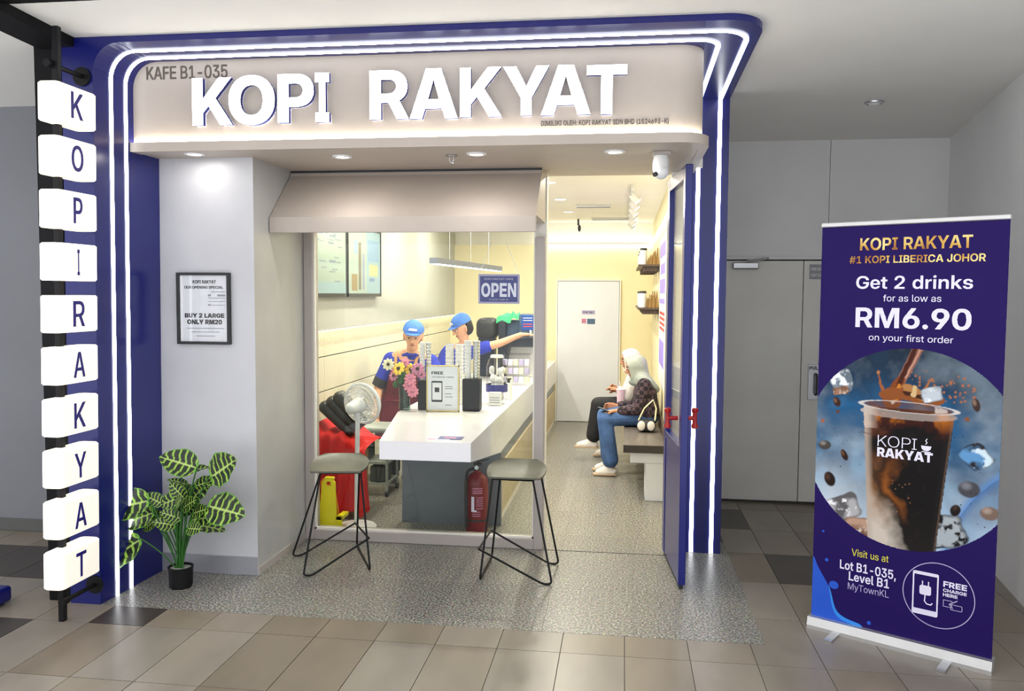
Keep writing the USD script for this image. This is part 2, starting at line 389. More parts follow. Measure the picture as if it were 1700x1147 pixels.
fl = thing('floor', 'beige and dark brown rectangular tiles of the mall floor', None, kind='structure')
obj('grout_bed', bx(-6.2, 3.4, 2.2, 7.3, -.12, -.006), 'grout', fl)
DARK = {(11, 5), (0, 4), (12, 5), (12, 8)}
X0, PX, Y0, PY = -2.785, .3125, 3.97, .585
GX0, GX1, GY0, GY1 = -2.87, .725, 4.21, 5.95
trng = random.Random(5)
def is_dark(x, y): return any(a < x < b and c < y < d for a, b, c, d in ((.94, 1.42, 5.16, 5.73), (.7, .93, 6.32, 6.88), (-2.79, -2.47, 3.97, 4.25), (-4.6, -3.35, 4.55, 5.14), (1.9, 2.3, 3.4, 3.96), (-3.4, -3.1, 3.38, 3.96)))
for i in range(-11, 20):
    for j in range(-3, 6):
        x0, x1, y0, y1 = X0 + i * PX, X0 + (i + 1) * PX, Y0 + j * PY, Y0 + (j + 1) * PY
        if j % 2 and False: pass
        g = sbox(x0 + .002, y0 + .002, x1 - .002, y1 - .002)
        g = g.difference(sbox(GX0, GY0, GX1, 12)).difference(sbox(-6, 5.47, GX0, 12))
        if j >= 5: g = g.intersection(sbox(-7, 0, 4, 7.2))
        for q in polys(g):
            cx, cyy = q.centroid.x, q.centroid.y
            k = 5 if is_dark(cx, cyy) else trng.choice((0, 0, 1, 1, 2, 3, 4, 4))
            obj('floor_tile', prism_z(q, -.014, trng.uniform(-.0006, .0004)), 'mall_tile_%d' % k, fl)

gf = thing('floor', 'speckled grey granite tiles inside and in front of the cafe', None, kind='structure')
obj('granite_bed', bx(GX0, GX1, GY0, GY1, -.12, -.002), 'tile_joint', gf); obj('granite_bed', bx(-2.45, .42, GY1 + .0005, 11.5, -.12, -.002), 'tile_joint', gf)
def granite_tiles(xs, ys, clip):
    for a, b in zip(xs[:-1], xs[1:]):
        for c, d in zip(ys[:-1], ys[1:]):
            g = sbox(a + .0008, c + .0008, b - .0008, d - .0008).intersection(clip)
            for q in polys(g): obj('granite_tile', prism_z(q, -.012, trng.uniform(.0002, .0007)), 'granite_%d' % trng.choice((0, 0, 1, 2)), gf)
gx = [-2.87, -2.47, -1.66, -.87, -.40, .075, .385, .725]
gy = [4.21, 4.86, 5.58, 5.95]
granite_tiles(gx, gy, sbox(GX0, GY0, GX1, GY1))
granite_tiles([-2.45, -1.66, -.87, -.40, .075, .42], [5.95, 6.6, 7.25, 7.9, 8.55, 9.2, 9.85, 10.5, 11.42], sbox(-2.45, 5.95, .40, 11.42))
obj('threshold_strip', bx(-2.2, .32, 5.585, 5.592, -.003, .0022), 'seam', gf)

# ------------------------------------------------------------------ the setting: mall shell
ce = thing('ceiling', 'plain off-white mall ceiling in front of and beside the cafe', None, kind='structure')
obj('ceiling_board', slope(bx(-2.95, 3.6, 3.72, 7.3, 3.11, 3.2)), 'mall_ceiling', ce)
obj('ceiling_board', slope(bx(-6.4, -3.17, 3.3, 5.6, 3.09, 3.2)), 'mall_ceiling', ce)
obj('trim_1', slope([bx(-3.17, -2.95, 3.3, 5.6, 3.06, 3.22, .004), bx(-2.95, 3.6, 3.3, 3.72, 3.10, 3.22, .004)]), 'black', kind='structure')
wl = thing('wall_left', 'dim grey wall of the neighbouring unit', None, kind='structure')
obj('plaster', bx(-6.4, -3.05, 5.47, 5.56, 0, 3.2), 'mall_wall_dark', wl)
obj('baseboard_left', bx(-6.4, -3.2, 5.455, 5.47, 0, .09, .003), 'seam', kind='structure')
obj('trim_2', bx(-3.205, -3.055, 4.235, 5.47, 0, 3.11, .004), 'black', kind='structure')

wb = thing('wall_back', 'pale grey panelled mall wall with service door', None, kind='structure')
obj('wall_panel', bx(.66, 1.654, 7.17, 7.26, 2.06, 3.1), 'mall_wall', wb)
obj('wall_panel', bx(1.658, 2.66, 7.17, 7.26, 2.06, 3.1), 'mall_wall', wb)
obj('wall_panel', bx(1.915, 2.66, 7.17, 7.26, 0, 2.056), 'mall_door', wb)
obj('wall_core', bx(.66, 2.7, 7.2, 7.3, 0, 3.1), 'seam', wb)
dr = thing('door_1', 'pale grey flush service door with closer and pull plate', None, loc=(.72, 7.17, 0), kind='structure')
obj('door_leaf', bx(.70, 1.466, 7.165, 7.20, .02, 2.035, .003), 'mall_door', dr)
dl2 = obj('door_leaf', bx(1.472, 1.91, 7.165, 7.20, .02, 2.035, .003), 'mall_door', dr)
obj('door_frame', bx(.66, 1.92, 7.155, 7.20, 2.045, 2.075, .004), 'mall_wall', dr)
cl = obj('door_closer', [bx(.89, 1.10, 7.10, 7.165, 1.965, 2.02, .008)], 'steel', dr, label='metal door closer')
obj('closer_arm', [tube([(1.0, 7.09, 2.03), (1.13, 7.07, 2.045), (1.18, 7.15, 2.055)], .009)], 'steel', cl)
hp = obj('pull_plate', bx(1.525, 1.635, 7.155, 7.165, .885, 1.18, .003), 'steel', dr, label='steel pull plate')
obj('pull_bar', tube(fillet([(1.585, 7.155, .93), (1.585, 7.105, .93), (1.585, 7.105, 1.10), (1.585, 7.155, 1.10)], .02), .009), 'near_black', hp, smooth=40)
obj('lettering', prism_y(line_text('PULL', 1.58, 1.135, .028, 800), 7.1535, 7.155), 'ink', hp)
npn = obj('notice_plate', bx(1.515, 1.645, 7.157, 7.165, 1.885, 2.005, .002), 'ink_grey', dr)
obj('lettering', [prism_y(line_text('FIRE DOOR', 1.58, 1.955, .024, 700, .11), 7.1555, 7.157), prism_y(line_text('KEEP CLEAR', 1.58, 1.905, .024, 700, .11), 7.1555, 7.157)], 'mall_door', npn)
wr = thing('wall_right', 'grey side wall of the mall corridor', None, kind='structure')
obj('plaster', hull([(2.58, 7.2, 0), (2.58, 7.2, 3.1), (2.20, 4.5, 0), (2.20, 4.5, 3.15), (2.12, 2.6, 0), (2.12, 2.6, 3.15), (2.9, 7.2, 0), (2.9, 7.2, 3.1), (2.9, 2.6, 0), (2.9, 2.6, 3.15)]), 'mall_wall', wr)
md = thing('ceiling_downlight', 'small unlit round downlight in the mall ceiling at right', 'downlight', loc=(1.656, 5.985, ceil_z(5.985) - .012))
obj('trim_ring', lathe([(.045, 0), (.062, .002), (.064, .012), (.045, .012)], (1.656, 5.985, ceil_z(5.985) - .012)), 'steel', md, smooth=40)
obj('lens', lathe([(0, -.012), (.03, -.009), (.046, .004), (0, .006)], (1.656, 5.985, ceil_z(5.985) - .010)), 'white_gloss', md, smooth=40)

# ------------------------------------------------------------------ the shop front: blue portal
JX, JF, SB = -2.87, 4.215, 3.075
pt = thing('trim_3', 'glossy dark blue portal frame around the cafe front with two light lines', None, kind='structure')
# left jamb + fillet + header, one xz outline per depth; the header drops with the ceiling
r = .15
def settle(m):
    # the old jamb leans and is set slightly askew
    m = tm(arr(m)); v = np.array(m.vertices); k = np.clip((-2.4 - v[:, 0]) / .47, 0, 1)
    v[:, 0] += k * (.011 * v[:, 2] + .05 * (v[:, 1] - 4.36)); m.vertices = v; return m
out = [(-3.05, 0), (JX, 0), (JX, SB - r)] + [(JX + r - r * math.cos(a), SB - r + r * math.sin(a)) for a in np.linspace(0, math.pi / 2, 9)] + [(JX + r + .02, 3.108), (-3.05, 3.108)]
obj('left_jamb', settle(slope(prism_y(Polygon(out), JF, 4.83))), 'blue_paint', pt)
c = .20
plan = [(JX + r, JF + .0015), (.67 - c, JF + .0015)] + [(.67 - c + c * math.sin(a), JF + c - c * math.cos(a)) for a in np.linspace(0, math.pi / 2, 10)] + [(.67, 5.69), (.30, 5.69), (.30, 4.75), (JX + r, 4.75)]
obj('header', slope(prism_z(Polygon(plan), SB + .0015, 3.1075)), 'blue_paint', pt)
obj('right_post', bx(.42, .67, 5.68, 5.78, 0, 3.05), 'blue_paint', pt)
def led_path(y, xr, rc, ypost):
    p = [(JX, y, .004)]
    p += [(JX, y, SB - r)]
    p += [(JX + r - r * math.cos(a), y, SB - r + r * math.sin(a)) for a in np.linspace(0, math.pi / 2, 9)][1:]
    for x in np.linspace(JX + r, xr - rc, 12)[1:]: p.append((x, y, SB))
    p += [(xr - rc + rc * math.sin(a), y + rc - rc * math.cos(a), SB) for a in np.linspace(0, math.pi / 2, 9)][1:]
    p += [(xr, q, SB) for q in np.linspace(y + rc, ypost, 6)[1:]]
    return np.array(p)
def ribbon(path, w, nrm, th=.006):
    """A flat strip of width w along path that stands off by th along the local normals."""
    path = np.array(path); t = np.gradient(path, axis=0); t /= np.linalg.norm(t, axis=1, keepdims=True)
    nrm = np.array(nrm); s = np.cross(t, nrm); s /= np.linalg.norm(s, axis=1, keepdims=True)
    a, b = path - s * w / 2, path + s * w / 2
    v = np.stack([a, b, b + nrm * th, a + nrm * th], 1).reshape(-1, 3); f = []
    for i in range(len(path) - 1):
        for j in range(4):
            k = (j + 1) % 4
            f += [[4 * i + j, 4 * i + k, 4 * i + 4 + k], [4 * i + j, 4 * i + 4 + k, 4 * i + 4 + j]]
    m = trimesh.Trimesh(v, f, process=False); return m
for y, xr, rc in ((4.36, .608, .16), (4.487, .475, .11)):
    P = led_path(y, xr, rc, 5.675)
    N = []
    for p in P:
        if p[2] >= SB - 1e-6: N.append((0, 0, -1))
        elif p[2] <= SB - r + 1e-6: N.append((1, 0, 0))
        else:
            d = np.array([JX + r - p[0], 0, SB - r - p[2]]); N.append(tuple(d / np.linalg.norm(d)))
    m = settle(slope(ribbon(P, .026, N)))
    post = bx(xr - .014, xr + .014, 5.673, 5.681, .004, SB - .0315 * 1.465)
    obj('light_line', [m, post], 'led_white', pt)

# white column, recess, window wall, soffit
obj('wall_column', bx(JX, -2.22, 4.805, 5.75, 0, 2.60), 'column_white', kind='structure')
obj('baseboard_column', [bx(JX, -2.222, 4.797, 4.805, 0, .115, .002)], 'skirting_grey', kind='structure')
obj('wall_recess', bx(-2.222, -2.2195, 4.81, 5.62, 0, 2.56), 'recess_grey', kind='structure')
obj('baseboard_recess', bx(-2.2195, -2.212, 4.81, 5.60, 0, .05, .001), 'frame_beige', kind='structure')
obj('ceiling_soffit', bx(JX, .40, 4.60, 5.765, 2.556, 2.583), 'beige', kind='structure')
obj('wall_window', prism_y(shapely.union_all([sbox(-2.24, 2.25, -.523, 2.74), sbox(-.60, 0, -.523, 2.6), sbox(-.6, 2.585, .5, 2.74), sbox(.302, 0, .425, 2.74)]), 5.645, 5.752), 'inner_white', kind='structure')
obj('wall_outer', bx(.43, .665, 5.79, 7.25, 0, 3.04), 'mall_wall', kind='structure')

hd = thing('hood', 'beige sloping canopy hood above the shop window', 'canopy hood', loc=(-1.37, 5.3, 2.1))
prof = Polygon([(5.63, 2.556), (5.38, 2.556), (5.36, 2.52), (5.03, 2.222), (5.03, 2.125), (5.05, 2.125), (5.05, 2.225), (5.63, 2.225)])
obj('hood_body', prism_x(prof, -2.215, -.532), 'beige_hood', hd)
obj('lip', bx(-2.215, -.532, 5.018, 5.03, 2.122, 2.222, .003), 'beige_hood', hd)
obj('top_shadow_gap', bx(-2.215, -.532, 5.372, 5.38, 2.535, 2.556), 'near_black', hd)

wn = thing('window_1', 'large fixed shop window in a beige metal frame', None, loc=(-1.37, 5.62, 0), kind='structure')
obj('frame', [bx(-2.218, -2.155, 5.58, 5.70, 0, 2.222, .004), bx(-.592, -.527, 5.58, 5.70, 0, 2.13, .004), bx(-2.155, -.592, 5.58, 5.70, 0, .072, .004), bx(-2.155, -.60, 5.58, 5.70, 2.175, 2.222, .004)], 'frame_beige', wn)
nose_cut = sbox(-1.606, .620, -.894, .856)
obj('pane', prism_y(sbox(-2.155, .072, -.592, 2.175).difference(nose_cut), 5.622, 5.630), 'window_glass', wn)
obj('glazing_bead', [bx(-2.155, -2.143, 5.60, 5.622, .072, 2.175), bx(-.604, -.592, 5.60, 5.622, .072, 2.175), bx(-2.155, -.592, 5.60, 5.622, .072, .084)], 'inner_white', wn)

# ------------------------------------------------------------------ fascia sign
FY = 4.56
sg = thing('shop_sign', 'beige illuminated fascia sign reading KOPI RAKYAT in big white letters', 'shop sign', loc=(-1.2, FY, 2.55))
cr_ = .14
def fascia_plan(o):
    c2 = cr_ + o
    return [(JX, FY - o)] + [(.27 - 0 + c2 * math.sin(a), FY + cr_ - c2 * math.cos(a)) for a in np.linspace(0, math.pi / 2, 14)] + [(.27 + c2, 5.68), (.27 + c2 - .05, 5.68), (.27 + c2 - .05, 4.78), (.2, FY + .07), (JX, FY + .07)]
zt = SB - .0315 * .35
rr = .14
fp = prism_z(Polygon(fascia_plan(0)), 2.58, zt + .02)
cut = prism_y(Polygon([(JX - .01, 3.2), (JX - .01, zt - rr)] + [(JX + rr - rr * math.cos(a), zt - rr + rr * math.sin(a)) for a in np.linspace(0, math.pi / 2, 9)] + [(JX + rr, 3.2)]), 4.0, 4.8)
obj('fascia_panel', fp, 'beige', sg, smooth=30)
obj('ledge', prism_z(Polygon(fascia_plan(.035)), 2.552, 2.590), 'beige', sg, smooth=30)
lp = fascia_plan(.035)[:16]; li = fascia_plan(.027)[:16]
obj('ledge_lip', prism_z(Polygon(lp[:15] + li[:15][::-1]), 2.590, 2.604), 'beige', sg, smooth=30)
sa, sb_ = fascia_plan(.022)[:15], fascia_plan(.004)[:15]
obj('uplight_strip', prism_z(Polygon(sa + sb_[::-1]), 2.591, 2.598), 'led_warm', sg)
LET = [('K', -2.44, -2.202, 2.691, 2.954), ('O', -2.222, -1.95, 2.686, 2.963), ('P', -1.933, -1.722, 2.695, 2.962), ('I', -1.714, -1.634, 2.695, 2.964),
       ('R', -1.403, -1.182, 2.702, 2.966), ('A', -1.176, -.909, 2.700, 2.969), ('K', -.897, -.668, 2.704, 2.967), ('Y', -.66, -.412, 2.707, 2.966), ('A', -.455, -.189, 2.704, 2.966), ('T', -.213, .002, 2.703, 2.960)]
for ch, x0, x1, z0, z1 in LET:
    g = fit(text(ch, 800, 260), x0, x1, z0, y1=z1)
    lt = obj('letter', prism_y(g, FY - .052, FY - .046), 'letter_face', sg, label='glowing white letter ' + ch)
    obj('letter_return', prism_y(g.buffer(-.003), FY - .018, FY - .0005), 'letter_side', lt)
    obj('letter_rim', prism_y(g.buffer(-.0015), FY - .046, FY - .018), 'letter_gap', lt)
obj('unit_lettering', prism_y(fit(text('KAFE B1-035', 500, 160), -2.742, -2.25, 2.966, .072), FY - .004, FY - .0003), 'ink_brown', sg, label='dark lettering KAFE B1-035')
obj('owner_lettering', prism_y(fit(text('DIMILIKI OLEH: KOPI RAKYAT SDN BHD (1524693-K)', 500), -.458, .222, 2.657, .027), FY - .003, FY - .0003), 'ink_brown', sg, label='tiny dark owner lettering')
WHO = ['above the white column', 'left of the middle of the window', 'right of the middle of the window', 'above the shop entrance']
for i, (x, y) in enumerate(SOFFIT_SPOTS):
    d = thing('downlight', 'lit recessed downlight in the beige soffit ' + WHO[i], 'downlight', loc=(x, y, 2.548), group='soffit downlights')
    obj('trim_ring', lathe([(.044, 0), (.058, .001), (.060, .008), (.044, .008)], (x, y, 2.548)), 'white_gloss', d, smooth=40)
    obj('lens', cyl((x, y, 2.5535), (x, y, 2.556), .044, n=20), 'lamp_disc', d)
spk = thing('sprinkler', 'small chrome fire sprinkler under the beige soffit', 'sprinkler', loc=(-1.012, 4.845, 2.50))
obj('plate', lathe([(0, 0), (.034, .002), (.034, .008), (0, .01)], (-1.012, 4.845, 2.546), 16), 'steel', spk, smooth=40)
obj('frame', [tube([(-1.022, 4.845, 2.546), (-1.026, 4.845, 2.53), (-1.012, 4.845, 2.512)], .003), tube([(-1.002, 4.845, 2.546), (-.998, 4.845, 2.53), (-1.012, 4.845, 2.512)], .003)], 'steel', spk)
obj('deflector', cyl((-1.012, 4.845, 2.508), (-1.012, 4.845, 2.512), .014), 'steel', spk)
cv = thing('security_camera', 'white rounded security camera hanging under the soffit by the door', 'camera', loc=(.195, 4.86, 2.4))
obj('mount', [bx(.15, .25, 4.80, 4.92, 2.536, 2.556, .004)], 'frame_beige', cv)
obj('housing', [lathe([(0, .085), (.040, .085), (.046, .05), (.046, 0), (0, 0)], (.197, 4.86, 2.452), 20)], 'white_plastic', cv, smooth=40)
obj('lens_ball', ell((.199, 4.85, 2.446), (.044, .044, .044), 3), 'white_gloss', cv, smooth=True)
obj('lens', cyl((.170, 4.822, 2.43), (.160, 4.812, 2.424), .013), 'near_black', cv)

# ------------------------------------------------------------------ shop interior shell
wil = thing('wall_inner_left', 'cafe side wall, plain grey above ribbed cream tiles', None, kind='structure')
obj('upper_wall', bx(-2.60, -2.335, 5.75, 11.45, 1.452, 2.74), 'inner_grey', wil)
obj('wall_core', bx(-2.60, -2.41, 5.75, 11.45, 0, 1.5), 'seam', wil)
obj('light_line', bx(-2.392, -2.340, 5.8, 11.4, 1.446, 1.4515), 'led_cream', wil)
for i in range(8):
    for z0, z1 in ((1.235, 1.45), (.955, 1.23), (.675, .95), (.395, .67), (.115, .39), (0, .11)):
        a, b = 5.752 + i * .71, 5.752 + (i + 1) * .71
        obj('wall_tile', bx(-2.412, -2.398, a + .002, min(b, 11.44) - .002, z0, z1 - .0035, .0015), 'rib_tile', wil)
obj('wall_inner_back', bx(-2.6, .5, 11.40, 11.5, 0, 2.42), 'cream_wall', kind='structure')
obj('wall_inner_back', bx(-2.6, .5, 11.44, 11.5, 2.42, 2.74), 'inner_white', kind='structure')
obj('trim_4', bx(-1.2, .38, 11.30, 11.312, 2.42, 2.44), 'inner_white', kind='structure')
obj('trim_5', bx(-1.2, .38, 11.315, 11.40, 2.415, 2.428), 'cove_glow', kind='structure')
obj('wall_inner_right', [bx(.378, .43, 5.75, 11.45, 0, 2.74)], 'cream_wall', kind='structure')
obj('trim_6', bx(.352, .377, 7.0, 11.3, 2.43, 2.442), 'cove_glow', kind='structure')
obj('ceiling_inner', bx(-2.6, .5, 5.70, 11.5, 2.72, 2.80), 'inner_white', kind='structure')
GRP = 'downlights along the cafe ceiling'
SPOT_AT = ['nearest of the row by the counter edge', 'middle one of the row by the counter edge', 'farthest of the row by the counter edge', 'above the staff member with the apron', 'above the second staff member', 'far left corner', 'above the menu screens', 'nearest to the entrance door']
src = None
for i, (x, y) in enumerate(SHOP_SPOTS):
    d = thing('ceiling_lamp', 'small lit downlight in the cafe ceiling, ' + SPOT_AT[i], 'downlight', loc=(x, y, 2.712), group=GRP)
    obj('trim_ring', lathe([(.057, 0), (.068, .001), (.070, .008), (.057, .008)], (x, y, 2.713)), 'white_gloss', d)
    obj('lens', cyl((x, y, 2.716), (x, y, 2.7195), .056, n=16), 'lamp_disc', d)
for k, (x0, x1, y, lb) in enumerate(((-.54, -.15, 9.25, 'nearer narrow slotted air vent in the cafe ceiling'), (-.42, .055, 10.8, 'farther wide slotted air vent in the cafe ceiling'))):
    v = thing('ceiling_vent', lb, 'air vent', loc=((x0 + x1) / 2, y, 2.70))
    obj('vent_frame', bx(x0, x1, y - .06, y + .06, 2.700, 2.7195, .003), 'white_plastic', v)
    for q in range(3): obj('slot', bx(x0 + .01, x1 - .01, y - .045 + q * .032, y - .03 + q * .032, 2.697, 2.7), 'ink_grey', v)
tr = thing('track_light', 'white track with spot heads along the cafe ceiling', 'track light', loc=(.065, 9.4, 2.6))
obj('rail', bx(.05, .08, 7.5, 11.2, 2.69, 2.72, .002), 'white_plastic', tr)
for i in range(6):
    y = 7.75 + i * .62
    h = obj('spot_head', [cyl((.065, y, 2.69), (.065, y, 2.65), .008), cyl((.055, y, 2.66), (.115, y + .02, 2.60), .032, .036)], 'white_plastic', tr, smooth=40)
    obj('lens', cyl((.1152, y + .02, 2.5998), (.118, y + .021, 2.597), .031), 'lamp_disc', h)
hs = thing('ceiling_sensor', 'tiny black ceiling sensor near the back wall', 'sensor', loc=(-.58, 10.9, 2.6))
obj('body', [cyl((-.60, 10.9, 2.72), (-.60, 10.9, 2.64), .012), ell((-.585, 10.88, 2.60), (.02, .02, .045))], 'near_black', hs)

bd = thing('door_2', 'pale grey flush door at the far end of the cafe', None, loc=(-.48, 11.38, 0), kind='structure')
obj('door_leaf', bx(-.895, -.062, 11.362, 11.398, .006, 1.922, .003), 'bench_white', bd)
obj('door_frame', [bx(-.915, -.898, 11.355, 11.40, 0, 1.945), bx(-.058, -.042, 11.355, 11.40, 0, 1.945), bx(-.898, -.058, 11.355, 11.40, 1.928, 1.945)], 'inner_white', bd)
n1 = thing('door_notice', 'white notice with grey lettering on the far grey door', 'notice', loc=(-.475, 11.36, 1.5))
obj('sheet', bx(-.565, -.385, 11.357, 11.3615, 1.475, 1.53), 'print_grey', n1)
obj('lettering', prism_y(line_text('STAFF ONLY', -.475, 1.49, .026, 700, .15), 11.3555, 11.357), 'ink', n1)
n2 = thing('door_notice', 'small pinkish notice at left under the white notice on the far door', 'notice', loc=(-.535, 11.36, 1.36))
obj('sheet', bx(-.565, -.505, 11.357, 11.3615, 1.355, 1.415), 'petal_mauve', n2)
n3 = thing('door_notice', 'small blue-grey notice at right under the white notice on the far door', 'notice', loc=(-.44, 11.36, 1.36))
obj('sheet', bx(-.49, -.385, 11.357, 11.3615, 1.345, 1.415), 'machine_blue', n3)

# blue entrance door, swung open towards the mall
ed = thing('door_3', 'blue glazed entrance door swung open with red pull handles', None, loc=(.30, 5.655, 0), rotz=math.atan2(4.93 - 5.655, .363 - .30), kind='structure')
DW = .728
T = .021
obj('stile', bx(0, .09, -T, T, .03, 2.50, .003), 'blue_door', ed)
obj('stile', bx(DW - .075, DW, -T, T, .03, 2.50, .003), 'blue_door', ed)
obj('bottom_panel', bx(.09, DW - .075, -T + .004, T - .004, .03, .80, .003), 'blue_door', ed)
obj('rail', bx(.09, DW - .075, -T, T, .80, .85, .003), 'blue_door', ed)
obj('rail', bx(.09, DW - .075, -T, T, 2.42, 2.50, .003), 'blue_door', ed)
obj('pane', bx(.09, DW - .075, -.004, .004, .85, 2.42), 'door_glass', ed)
obj('kick_gap', bx(.02, DW - .02, -.012, .012, .004, .03), 'near_black', ed)
for s in (-1, 1):
    h = obj('handle', cyl((DW - .13, s * T, 1.01), (DW - .13, s * (T + .055), 1.01), .013), 'red_paint', ed, smooth=40, label='red pull handle')
    obj('grip', lathe([(0, -.062), (.014, -.062), (.02, -.056), (.02, -.04), (.013, -.03), (.013, .03), (.02, .04), (.02, .056), (.014, .062), (0, .062)], (DW - .13, s * (T + .06), 1.01), 14), 'red_paint', h, smooth=40)

# ------------------------------------------------------------------ blade sign with ten light boxes
bs = thing('blade_sign', 'vertical sign of ten glowing white boxes spelling KOPI RAKYAT on a black pole', 'blade sign', loc=(-2.925, 3.975, 0))
pm0 = bx(-2.921, -2.889, 3.959, 3.991, 0, 3.09, .003); v = np.array(pm0.vertices); v[:, 0] += .018 * (v[:, 2] - 1.5); pm0.vertices = v
obj('pole', pm0, 'black_metal', bs)
for z in (2.90, .115):
    a = obj('bracket', [cyl((-2.905, 3.98, z), (-2.905, 4.205, z), .012), cyl((-2.905, 3.93, z), (-2.905, 3.975, z), .02)], 'black_metal', bs, smooth=40)
    obj('flange', cyl((-2.905, 4.204, z), (-2.905, 4.2145, z), .05, n=24), 'black_metal', a)
def lean(v): v = np.array(v); v[:, 0] += .018 * (v[:, 2] - 1.5); return v
for i, ch in enumerate('KOPIRAKYAT'):
    zt_ = 2.79 - .2655 * i; zb = zt_ - .192
    R = .034
    g = Polygon(rrect(-2.932, -2.812, 3.845, 4.175, R).exterior)
    b = hull(np.vstack([np.c_[np.array(g.buffer(-.008).exterior.coords), np.full(len(g.buffer(-.008).exterior.coords), z)] for z in (zb, zt_)] + [np.c_[np.array(g.exterior.coords), np.full(len(g.exterior.coords), z)] for z in (zb + .008, zt_ - .008)]))
    b.vertices = lean(b.vertices); B = obj('light_box', b, 'light_box', bs, smooth=35, label='glowing white box with the letter ' + ch)
    tg = text(ch, 500, 160); q = tg.bounds
    w = {'I': .016, 'P': .068, 'T': .08}.get(ch, .09)
    lm = prism_x(fit(tg, 3.998 - w / 2, 3.998 + w / 2, zb + .030, y1=zb + .162), -2.8125, -2.8095); lm.vertices = lean(lm.vertices)
    obj('letter', lm, 'sign_letter_navy', B)
sb2 = thing('floor_stand', 'small blue object on the mall floor at the left edge of the photo', 'stand', loc=(-3.42, 4.1, 0))
obj('body', rbox(-3.53, -3.385, 4.02, 4.18, .01, .10, .02), 'blue_paint', sb2, smooth=40)
obj('label_panel', bx(-3.44, -3.41, 4.015, 4.0205, .03, .08), 'print_white', sb2)
obj('foot', bx(-3.50, -3.42, 4.05, 4.15, 0, .012), 'near_black', sb2)

# ------------------------------------------------------------------ framed poster on the column
po = thing('framed_poster', 'black framed white promotional poster on the pale column', 'poster', loc=(-2.535, 4.80, 1.42))
x0, x1, z0, z1, b = -2.708, -2.368, 1.43, 1.866, .016
obj('frame', [bx(x0, x0 + b, 4.772, 4.8045, z0, z1, .002), bx(x1 - b, x1, 4.772, 4.8045, z0, z1, .002), bx(x0 + b, x1 - b, 4.772, 4.8045, z0, z0 + b, .002), bx(x0 + b, x1 - b, 4.772, 4.8045, z1 - b, z1, .002)], 'near_black', po)
sh = obj('sheet', bx(x0 + b, x1 - b, 4.790, 4.8045, z0 + b, z1 - b), 'paper', po)
def pl(s, xc, z, h, w, wt=700, m='ink'): obj('lettering', prism_y(line_text(s, xc, z, h, wt, w), 4.7885, 4.79), m, sh)
pl('KOPI RAKYAT', -2.533, 1.80, .020, .15); pl('OUR OPENING SPECIAL', -2.537, 1.769, .016, .25)
pl('BUY 2 LARGE', -2.535, 1.592, .026, .255, 900); pl('ONLY RM20', -2.535, 1.552, .028, .225, 900)
obj('lettering', [prism_y(sbox(-2.51 + dx, z, -2.51 + dx + w, z + h), 4.7885, 4.79) for dx, z, w, h in ((.02, 1.748, .09, .004), (0, 1.722, .018, .012), (.06, 1.722, .05, .012), (0, 1.71, .11, .004), (0, 1.69, .11, .003), (0, 1.665, .016, .01), (.02, 1.668, .09, .003))] + [prism_y(sbox(-2.65 + a, z, -2.65 + a + w, z + .004), 4.7885, 4.79) for a, z, w in ((0, 1.525, .24), (.03, 1.503, .18), (.06, 1.478, .12))], 'ink_grey', sh)
obj('glazing', bx(x0 + b, x1 - b, 4.780, 4.7815, z0 + b, z1 - b), 'poster_glass', po)

# ------------------------------------------------------------------ potted plant
pp = thing('potted_plant', 'striped calathea plant in a small black pot by the column', 'potted plant', loc=(-2.585, 4.55, 0))
PB = np.array([-2.585, 4.55, 0])
obj('pot', lathe([(0, 0), (.060, 0), (.066, .012), (.070, .115), (.073, .118), (.073, .125), (.064, .125), (.062, .112), (0, .112)], PB, 28), 'pot_black', pp, smooth=35)
obj('soil', lathe([(0, .119), (.062, .114), (.062, .110), (0, .110)], PB, 20), 'soil_grey', pp)
def pxy(x, y, dy=0): return np.array([-2.586 + (x - 301) * .00386, 4.55 + dy, (977 - y) * .00364])
def cpx(u, v, dy=0): return pxy(170 + u / 4.25, 730 + v / 4.25, dy)
def leaf_mesh(a, t, w, up, curl=.12, n=64, m=19):
    a, t, up = np.array(a, float), np.array(t, float), np.array(up, float)
    d = t - a; Lh = np.linalg.norm(d); d /= Lh
    s = np.cross(d, up); s /= np.linalg.norm(s); nn = np.cross(s, d)
    V, C = [], []
    lime, pale, dark, edge = np.array(lin(150, 190, 70)), np.array(lin(190, 215, 120)), np.array(lin(22, 34, 20)), np.array(lin(96, 160, 40))
    for i in range(n):
        u = i / (n - 1)
        wid = w * (math.sin(math.pi * min(1, u * .97 + .03) ** .78) ** .72) * (1 if u < .93 else max(0.02, (1 - u) / .07) ** .5)
        for j in range(m):
            v = (j / (m - 1)) * 2 - 1
            p = a + d * Lh * u + s * wid * v - nn * (Lh * curl * 2 * (u - .35) ** 2 + wid * .18 * (1 - abs(v)) - .06 * wid * math.sin(6 * u * math.pi) * abs(v))
            V.append(p)
            ph = (u * 6.4 - abs(v) * .62 + .1 * math.sin(9 * v)) % 1.0
            cc = dark if .17 < ph < .88 else lime
            if abs(v) < .09: cc = pale
            if abs(v) > .9 or u > .96 or u < .04: cc = edge
            C.append(cc)
    F = []
    for i in range(n - 1):
        for j in range(m - 1):
            q = i * m + j
            F += [[q, q + 1, q + m + 1], [q, q + m + 1, q + m]]
    return trimesh.Trimesh(V, F, process=False), np.array(C)
